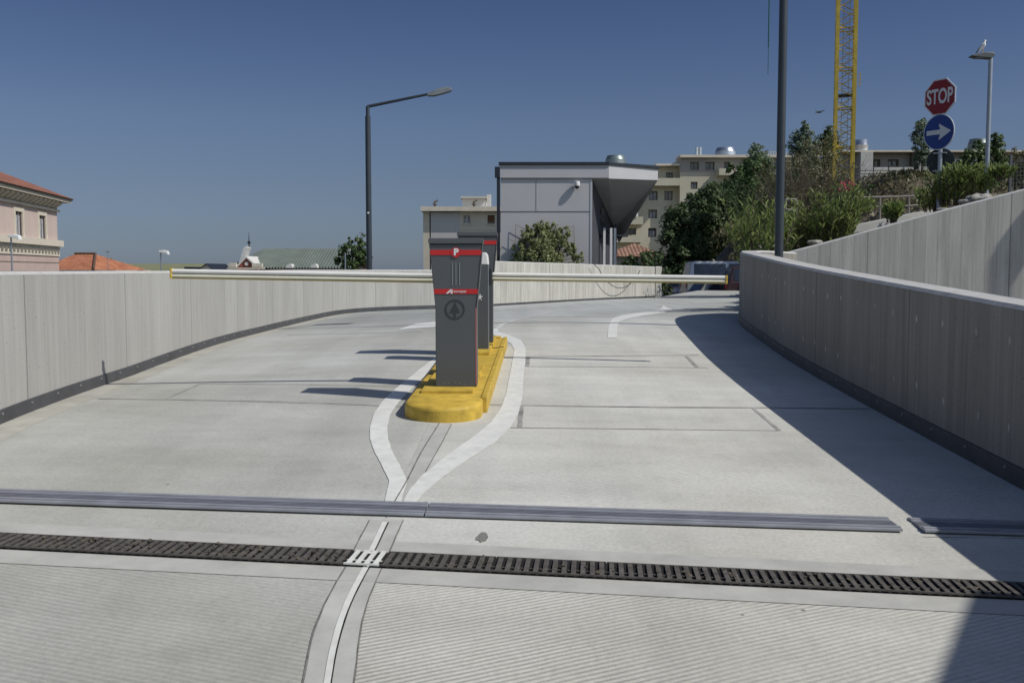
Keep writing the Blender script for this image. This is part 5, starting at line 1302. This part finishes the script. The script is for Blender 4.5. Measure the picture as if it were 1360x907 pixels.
# ------------------------------------------------------------------ cars beyond the crest
def car(name, X, Y, rz, L, W, H, paint, label, hood=.28, tail=.1, group='cars parked beyond the end of the ramp'):
    z0 = street(X, Y); root = empty(name, (X, Y, z0), rz); tag(root, label, 'car', group)
    hb = H*.55
    low = [(-L/2+.05, .28), (-L/2, .5), (-L/2+.04, hb*.9), (-L/2+L*hood, hb+.03), (L/2-L*tail, hb+.05), (L/2-.03, hb*.92), (L/2, .45), (L/2-.06, .26)]
    mb = MB(); mb.prism(low, lambda x, z: (x, -W/2, z), lambda x, z: (x, W/2, z)); mb.build('body', paint, root, bevel=.08, seg=3)
    x0, x1 = -L/2+L*hood, L/2-L*tail
    cab = [(x0-.05, hb), (x0+.55*(H-hb)*1.2, H-.05), (x0+.9*(H-hb)*1.2, H), (x1-.35, H), (x1-.15, H-.06), (x1+.02, hb)]
    mb = MB(); i = 0
    mb.prism(cab, lambda x, z: (x, -W/2+.06+.14*(z-hb)/(H-hb), z), lambda x, z: (x, W/2-.06-.14*(z-hb)/(H-hb), z)); mb.build('cabin', paint, root, bevel=.05, seg=3)
    for s_ in (-1, 1):
        for wa, wb in ((.10, .46), (.50, .92)):
            xa, xb = x0+(x1-x0)*wa, x0+(x1-x0)*wb; za, zb_ = hb+.06, H-.12
            yb = lambda z: s_*(W/2-.06-.14*(z-hb)/(H-hb)+.012)
            sl_ = .28*(H-hb) if wa == .10 else 0
            mb = MB(); mb.quad((xa, yb(za), za), (xb, yb(za), za), (xb, yb(zb_), zb_), (xa+sl_, yb(zb_), zb_)); mb.build('side_window', 'glassb', root, recalc=False)
    fr0, fr1 = x0-.05, x0+.55*(H-hb)*1.2
    mb = MB(); ya, yt = W/2-.14, W/2-.26; dx = -.03; mb.quad((fr0+.05+dx, -ya, hb+.06), (fr0+.05+dx, ya, hb+.06), (fr1-.04+dx, yt, H-.10), (fr1-.04+dx, -yt, H-.10)); mb.build('windscreen', 'glassb', root, recalc=False)
    for s_ in (-1, 1):
        MB().box(-L/2-.01, -L/2+.12, s_*(W/2-.25)-.14, s_*(W/2-.25)+.14, hb*.68, hb*.85).build('headlight', 'lightg', root, bevel=.02)
        MB().box(L/2-.1, L/2+.01, s_*(W/2-.16)-.1, s_*(W/2-.16)+.1, hb*.62, hb*.88).build('rear_light', 'redlens', root, bevel=.02)
        for xw_ in (-L/2+.75, L/2-.75):
            wh = MB(); wh.cyl((xw_, s_*(W/2-.2), .32), (xw_, s_*(W/2+.015), .32), .32, n=20); wo = wh.build('wheel', 'tyre', root)
            MB().cyl((xw_, s_*(W/2+.016), .32), (xw_, s_*(W/2+.025), .32), .19, n=14).build('rim', 'galv', wo)
    return root
vX = X_(908, 49)+2.35
car('parked_van', vX, 49, R(180), 4.7, 1.9, Z_(347, 48)-street(vX, 49), 'carsil', 'large silver van with dark side windows beyond the right arm tip', .2, .02)
car('parked_car', X_(963, 44.6)+1.9, 44.8, R(180), 3.9, 1.7, Z_(353, 44)-street(X_(963, 45)+1.9, 44.8), 'cardark', 'dark maroon car half hidden by the end of the inner wall', .25, .04)
car('parked_car', X_(906, 56), 57, R(85), 3.6, 1.5, 1.40, 'carlav', 'lavender blue small car under the dark trees, leftmost of the parked cars', .25, .1)
car('parked_car', X_(938, 45.5)+.3, 45.9, R(12), 3.4, 1.6, 1.30, 'cargrn', 'grey green small car below the right barrier arm in front of the van', .25, .1)

# ------------------------------------------------------------------ plants
def leaves(name, centres, n, size, mat, parent=None, aspect=.55, shell_=.55, up=0.0, squash=(1, 1, 1)):
    """centres: (x,y,z,r). leaf faces spread through clumps inside each blob, uneven outline"""
    cs_ = np.array(centres, float); wts = cs_[:, 3]**2; wts /= wts.sum()
    # sub-clumps
    nc = max(30, int(n/38)); own = rng.choice(len(cs_), nc, p=wts)
    d = rng.normal(size=(nc, 3)); d /= np.linalg.norm(d, axis=1)[:, None]
    rad = cs_[own, 3]*(shell_+(1.03-shell_)*rng.random(nc)**.6)
    cc_ = cs_[own, :3]+d*rad[:, None]*np.array(squash)
    cr_ = cs_[own, 3]*rng.uniform(.18, .42, nc)
    k = rng.integers(0, nc, n); dd_ = rng.normal(size=(n, 3)); dd_ /= np.linalg.norm(dd_, axis=1)[:, None]
    P = cc_[k]+dd_*(cr_[k]*rng.random(n)**.5)[:, None]
    nrm = dd_*.7+d[k]*.6+rng.normal(size=(n, 3))*.45+np.array([0, 0, .3]); nrm /= np.linalg.norm(nrm, axis=1)[:, None]
    t = np.cross(nrm, rng.normal(size=(n, 3))); 
    if up: t = t+np.array([0, 0, up])*np.linalg.norm(t, axis=1)[:, None]
    t /= np.linalg.norm(t, axis=1)[:, None]; b = np.cross(nrm, t); b /= np.linalg.norm(b, axis=1)[:, None]
    s = (size*rng.uniform(.6, 1.3, n))[:, None]
    V = np.stack([P-t*s*.5, P+b*s*aspect*.5-t*s*.05, P+t*s*.5+nrm*s*.08, P-b*s*aspect*.5-t*s*.05], 1).reshape(-1, 3)
    return fast_mesh(name, V, n, mat, parent)
def fast_mesh(name, V, n, mat, parent):
    me = bpy.data.meshes.new(name); me.vertices.add(len(V)); me.vertices.foreach_set('co', V.ravel()); me.loops.add(n*4); me.polygons.add(n)
    me.loops.foreach_set('vertex_index', np.arange(n*4, dtype=np.int32)); me.polygons.foreach_set('loop_start', np.arange(0, n*4, 4, dtype=np.int32))
    try: me.polygons.foreach_set('loop_total', np.full(n, 4, dtype=np.int32))
    except Exception: pass
    me.materials.append(MT[mat]); me.update(calc_edges=True)
    o = bpy.data.objects.new(name, me); COL.objects.link(o)
    if parent: o.parent = parent
    return o
def tree(name, px_, Y, ybase, blobs, n, size, mat, label, cat='tree', tr=.14, group=None, shell_=.5, trunk=True, up=0, aspect=.55):
    """blobs in picture units (px, py, radius px, dy m); converted to metres at depth Y"""
    bx0 = X_(px_, Y); root = empty(name, (bx0, Y, ybase)); tag(root, label, cat, group)
    B_ = [(X_(a, Y)-bx0, dyy, Z_(b, Y)-ybase, r*Y/F) for a, b, r, dyy in blobs]
    leaves('crown', B_, n, size, mat, root, aspect, shell_, up)
    if trunk:
        mb = MB(); zt1 = max(.5, min(b[2] for b in B_)); mb.cyl((0, 0, -.3), (0, 0, zt1), tr, tr*.75, 8)
        for b in B_:
            m_ = (b[0]*.4+random.uniform(-.1, .1), b[1]*.4, zt1+(b[2]-zt1)*.5); mb.tube([(0, 0, zt1*.85), m_, (b[0], b[1], b[2])], [tr*.6, tr*.4, tr*.2], 6)
            for q in range(4):
                v_ = Vector((random.uniform(-1, 1), random.uniform(-1, 1), random.uniform(-.2, 1))).normalized()*b[3]*.8; mb.cyl(b[:3], tuple(Vector(b[:3])+v_), tr*.2, tr*.06, 5)
        mb.build('trunk', 'bark', root)
    return root
G1 = 'dense dark trees beside the parked cars'
tree('broadleaf_tree', 905, 60, -2, [(905, 300, 26, 0), (890, 325, 20, -.5), (925, 285, 24, .4), (915, 330, 26, -.3), (898, 350, 22, -1), (935, 345, 24, .5), (905, 370, 20, -1)], 15000, .22, 'leafd', 'dark broad tree left of the others, reaching low over the lavender car', group=G1, tr=.2)
tree('broadleaf_tree', 955, 63, -2, [(950, 270, 26, 0), (975, 285, 26, .5), (935, 300, 26, -.5), (960, 315, 28, 0), (985, 305, 22, .5), (945, 260, 18, 0), (925, 265, 14, 0), (970, 335, 20, 0)], 15000, .22, 'leafd', 'dark broad tree in the middle of the clump above the van', group=G1, tr=.2)
tree('broadleaf_tree', 1000, 58, .5, [(985, 245, 22, 0), (1005, 232, 24, 0), (1022, 250, 20, .4), (1000, 265, 22, 0), (975, 228, 12, 0), (1020, 275, 18, 0), (1008, 290, 20, 0)], 12000, .2, 'leafm', 'mid green tree nearest the dark pole with a crown reaching the roof line', group=G1)
tree('young_poplar', 1004, 70, 1, [(1004, 197, 9, 0), (1000, 207, 12, 0), (1010, 211, 12, 0), (1003, 222, 14, 0)], 5600, .13, 'leafg', 'small pointed treetop just left of the dark pole', tr=.08, shell_=.2)
tree('young_poplar', 1065, 48, 2, [(1066, 168, 7, 0), (1066, 180, 12, 0), (1060, 193, 17, 0), (1070, 204, 18, 0), (1065, 220, 18, 0), (1058, 240, 18, 0), (1075, 240, 18, 0)], 12800, .12, 'leafg', 'tall grey green poplar right of the dark pole', tr=.07, shell_=.15)
tree('young_poplar', 1097, 50, 2, [(1097, 175, 8, 0), (1094, 188, 14, 0), (1101, 198, 15, 0), (1096, 212, 18, 0), (1104, 228, 18, 0), (1095, 246, 20, 0), (1088, 262, 18, 0)], 15200, .12, 'leafm', 'leafy poplar touching the left side of the crane mast', tr=.07, shell_=.15)
tree('young_poplar', 1222, 50, 3.5, [(1221, 163, 6, 0), (1220, 172, 10, 0), (1217, 186, 12, 0), (1227, 196, 12, 0), (1222, 212, 13, 0)], 5120, .12, 'leafg', 'thin poplar showing just left of the blue arrow sign', tr=.05, shell_=.1)
tree('hillside_bush', 1290, 36, 2.4, [(1290, 215, 17, 0), (1318, 205, 16, .3), (1305, 235, 20, 0), (1275, 245, 17, 0), (1268, 225, 12, 0), (1330, 225, 16, .4), (1320, 190, 12, 0), (1300, 198, 12, 0), (1258, 252, 12, 0)], 14000, .11, 'leafm', 'large bush on the bank behind the galvanised lamp', 'bush', tr=.06, shell_=.3)
tree('hillside_bush', 1346, 40, 3, [(1346, 215, 16, 0), (1365, 225, 20, 0), (1350, 240, 14, 0), (1372, 208, 12, 0)], 3500, .12, 'leafr', 'olive bush at the right edge behind the mesh fence', 'bush', tr=.05, shell_=.3)
tree('hillside_bush', 1145, 42, 2.3, [(1142, 262, 12, 0), (1150, 252, 9, 0), (1136, 275, 12, 0)], 2200, .12, 'leafm', 'small bush against the right side of the crane foot', 'bush', tr=.05, shell_=.3)
# hedge mass above street
tree('wall_shrub', 845, 40, -1.95, [(835, 352, 12, 0), (855, 350, 14, 0), (870, 345, 13, .5), (850, 365, 14, 0), (880, 365, 14, 0), (885, 385, 14, 1)], 4500, .13, 'leafd', 'dark shrub below the old tiled roof at the end of the curved wall', 'bush', tr=.05, shell_=.3)
tree('garden_tree', 468, 62, -7, [(462, 335, 13, 0), (475, 330, 13, 0), (455, 345, 11, 0), (480, 320, 9, 0), (472, 346, 15, 0), (484, 340, 12, 0), (466, 322, 6, 0), (470, 375, 20, 0)], 5200, .17, 'leafm', 'green round tree beyond the left wall beside the lamp post', tr=.18, shell_=.3)
tree('garden_shrub', 590, 60, -7, [(582, 358, 6, 0), (592, 352, 6, 0), (600, 358, 8, 0), (588, 372, 12, 0), (660, 352, 10, 0), (652, 356, 8, 0), (657, 340, 5, 0)], 1500, .14, 'leafy', 'sparse shrub tops behind the two parking terminals', 'bush', tr=.06, shell_=.3)
# climbing shrub on the grey building
tree('facade_shrub', 720, 40.3, -1.95, [(715, 312, 14, .2), (735, 308, 13, .2), (725, 328, 20, .1), (703, 330, 15, .2), (745, 322, 11, .2), (692, 345, 13, .2), (715, 348, 20, 0), (738, 345, 12, .1), (760, 326, 6, .3), (765, 336, 6, .3), (752, 322, 5, .3), (684, 350, 8, .3), (762, 348, 5, .3), (758, 330, 9, .3), (768, 342, 8, .3), (762, 352, 7, .3), (750, 326, 8, .2), (720, 300, 11, .3), (700, 310, 11, .2), (748, 310, 10, .2), (690, 332, 12, .2), (726, 340, 20, 0)], 15000, .10, 'leafy', 'yellow green shrub growing against the grey building facade', 'shrub', tr=.04, shell_=.25)
tw = MB()
def wp(px_, py_, d=.03): p = at(px_, py_, GY-d); return (p.x, p.y, p.z)
for a, b in (((685, 298), (710, 312)), ((745, 306), (762, 300)), ((762, 300), (763, 330)), ((676, 317), (684, 322)), ((685, 298), (684, 330))): tw.cyl(wp(*a, .12), wp(*b, .12), .012, n=4)
tag(tw.build('climbing_wires', 'twig'), 'thin wires and bare shoots round the shrub on the grey facade', 'wires')

# dry brush: bare twigs
def brush(name, px_, Y, ybase, hgt, spread, n, label, mat='twig'):
    root = empty(name, (X_(px_, Y), Y, ybase)); tag(root, label, 'bush'); mb = MB()
    for k in range(n):
        a = random.uniform(0, 6.28); r0 = random.uniform(0, spread*.35); p = Vector((math.cos(a)*r0, math.sin(a)*r0, -.1)); hh_ = hgt*random.uniform(.5, 1)
        d = Vector((math.cos(a)*spread*random.uniform(.1, .9), math.sin(a)*spread*.5, hh_)); q = p+d*.5+Vector((0, 0, .1)); e_ = p+d
        mb.tube([p, q, e_], [.014, .010, .004], 4)
        for j in range(5): t = random.uniform(.35, .95); s_ = p.lerp(e_, t); v_ = Vector((random.uniform(-.4, .4), random.uniform(-.3, .3), random.uniform(.1, .6)))*hgt*.25; mb.cyl(s_, s_+v_, .007, .003, 3)
    mb.build('stems', mat, root)
    return root
b_ = brush('dry_bush', 1078, 33, 1.2, 2.7, 2.0, 190, 'tangle of dry leafless stems between the dark pole and the crane')
leaves('foliage', [(-.5, 0, .9, .9), (.4, 0, 1.1, 1.0), (0, 0, 2.0, .9), (-.9, 0, 1.9, .8), (.2, 0, 2.7, .8), (.8, 0, 1.6, .8)], 7000, .09, 'leafr', b_, .5, .2)
b_ = brush('dry_bush', 1045, 35, .9, 2.6, 1.3, 70, 'dark brush just behind and right of the dark pole')
leaves('foliage', [(-.8, 0, 1.2, 1.1), (.4, 0, 1.0, 1.0), (.2, 0, 2.0, .8), (-1.5, .3, 1.6, .9)], 5200, .10, 'leafd', b_, .5, .2)

# oleanders: long leaves on upright shoots
def oleander(px_, Y, ybase, w_, hgt, nsh, label, flower=False, mat='leafo', grp='oleander bushes above the concrete walls'):
    root = empty('oleander_bush', (X_(px_, Y), Y, ybase)); tag(root, label, 'bush', grp)
    st_ = MB(); V = []
    for k in range(nsh):
        a = random.uniform(0, 6.28); r0 = w_*.35*math.sqrt(random.random()); p = Vector((math.cos(a)*r0, math.sin(a)*r0*.6, 0))
        lean = Vector((math.cos(a)*w_*.5*random.uniform(.1, .9), math.sin(a)*w_*.3, hgt*random.uniform(.45, 1))); e_ = p+lean
        st_.tube([p, p+lean*.5+Vector((0, 0, .04)), e_], [.010, .008, .004], 4)
        for j in range(26):
            t = .12+.88*(j/25); c = p+lean*t+Vector((0, 0, .04*math.sin(math.pi*t))); aa = random.uniform(0, 6.28)
            d = Vector((math.cos(aa), math.sin(aa), random.uniform(.5, 1.6))).normalized(); L_ = random.uniform(.10, .19); wv = d.cross(Vector((random.uniform(-1, 1), random.uniform(-1, 1), random.uniform(-.3, .3)))).normalized()*L_*.11
            V += [c, c+d*L_*.45+wv, c+d*L_, c+d*L_*.45-wv]
    st_.build('stems', 'bark', root); V = np.array([tuple(v) for v in V]); fast_mesh('leaves', V, len(V)//4, mat, root)
    if flower:
        for k in range(14): c = Vector((random.uniform(-.15, .15), random.uniform(-.15, .15), hgt*.95+random.uniform(-.12, .12))); MB().cyl(c, c+Vector((0, -.01, .03)), .03, .012, 6).build('flower', 'flower', root)
ol = [(1012, 19.3, 0.0, 1.1, 1.35, 55, 'oleander bush left of the dark pole at the end of the inner wall', False),
      (1024, 20.2, 0.0, .9, 1.45, 45, 'oleander bush directly behind the dark pole', False),
      (1058, 20.6, .15, .9, 1.05, 45, 'oleander bush just right of the dark pole', False),
      (1085, 20.4, .35, 1.0, 1.15, 50, 'bright oleander bush in the middle between the pole and the crane', False),
      (1108, 20.2, .45, .8, 1.15, 42, 'oleander bush left of the crane foot', False),
      (1122, 20.9, .6, .6, 1.2, 42, 'oleander bush with a few pink flowers at the crane foot', True),
      (1140, 22.2, 1.2, .6, .35, 26, 'low oleander right of the crane foot', False),
      (1184, 19.2, .92, .35, .36, 22, 'small bright tuft in front of the grey path slab', False),
      (1240, 20.4, 1.2, .6, .45, 30, 'dark oleander at the foot of the road sign post', False),
      (1264, 19.9, 1.3, .7, .75, 42, 'oleander bush just right of the road sign post', False),
      (1288, 19.8, 1.45, .7, .65, 40, 'oleander bush between the sign post and the galvanised lamp', False),
      (1330, 19.5, 1.75, .35, .22, 16, 'tiny tuft beside the galvanised lamp', False)]
for a in ol:
    oleander(*a)
# loose stones on the terrace
for px_, py_, s_, lb_ in ((1298, 264, .16, 'pale boulder left of the galvanised lamp foot'), (1283, 268, .10, 'small pale stone among the oleanders'), (1306, 262, .12, 'pale stone touching the galvanised lamp foot'), (1253, 279, .09, 'pale stone on the wall top right of the sign post'), (1082, 322, .10, 'pale stone under the bright oleander')):
    bm = bmesh.new(); bmesh.ops.create_icosphere(bm, subdivisions=3, radius=s_)
    for v in bm.verts: v.co *= 1+.22*math.sin(v.co.x*31+s_*50)*math.cos(v.co.y*27); v.co.z *= .55; v.co.x *= 1.35
    me = bpy.data.meshes.new('stone'); bm.to_mesh(me); bm.free(); me.materials.append(MT['rock']); o = bpy.data.objects.new('stone', me); COL.objects.link(o); o.location = at(px_, py_, 19.4 if px_ > 1200 else 20); tag(o, lb_, 'stone')
# scrub cover on the bank
n = 60000; xs2 = rng.uniform(11, 34, n*3); ys2 = rng.uniform(27, 58, n*3)
dens = .5+.5*np.sin(xs2*1.1+np.sin(ys2*.7)*2)*np.sin(ys2*.9+xs2*.35); keep = rng.random(n*3) < np.clip(dens+.05, .15, .95); xs2, ys2 = xs2[keep][:n], ys2[keep][:n]
P = np.array([(x, y, hill(x, y)+rng.uniform(.0, .30)) for x, y in zip(xs2, ys2)]); n = len(P)
t = rng.normal(size=(n, 3))*.5+np.array([0, 0, .8]); t /= np.linalg.norm(t, axis=1)[:, None]; b = np.cross(t, rng.normal(size=(n, 3))); b /= np.linalg.norm(b, axis=1)[:, None]; s = rng.uniform(.10, .24, n)[:, None]
V = np.stack([P-t*s*.3, P+b*s*.25, P+t*s*.7, P-b*s*.25], 1).reshape(-1, 3)
tag(fast_mesh('scrub', V, n, 'leafr', None), 'dry scrub and weeds growing over the earth bank', 'scrub', kind='stuff')

# ------------------------------------------------------------------ distant small lamps and masts beyond the left wall
def small_lamp(px_, ytop, Y, label, hw_=12, name='street_lamp'):
    X = X_(px_, Y); zt1 = Z_(ytop, Y)+7; root = empty(name, (X, Y, -7)); tag(root, label, 'street lamp', 'small lamps beyond the left wall')
    mb = MB(); mb.cyl((0, 0, 0), (0, 0, zt1), .07, .05, 8); mb.build('pole', 'galv', root)
    k = Y/F; mb = MB(); mb.prism([(-.1, -.05), (hw_*k*.5, -.12), (hw_*k, -.22), (hw_*k*.9, .05), (hw_*k*.4, .13), (-.1, .08)], lambda x, z: (x, -.2, zt1+z), lambda x, z: (x, .2, zt1+z)); mb.build('lamp_head', 'white', root, bevel=.03)
small_lamp(14, 314, 62, 'small lamp with pale head in front of the pink building', 13)
small_lamp(212.5, 334.5, 75, 'small lamp with pale head above the olive green roof', 11)
mb = MB(); X = X_(458, 56); mb.cyl((X, 56, -7), (X, 56, Z_(336, 56)), .05, .04, 6); tag(mb.build('mast', 'galv'), 'thin pale mast in front of the round green tree', 'mast')
for px_, py_, lb_ in ((480, 306, 'pale aerial above the green tree beside the lamp post'), (142, 331, 'thin aerial above the orange roof')):
    mb = MB(); X = X_(px_, 110); mb.cyl((X, 110, -7), (X, 110, Z_(py_, 110)), .05, .03, 6); mb.cyl((X-.25, 110, Z_(py_+3, 110)), (X+.25, 110, Z_(py_+4, 110)), .05, n=5); tag(mb.build('aerial', 'galv'), lb_, 'aerial')
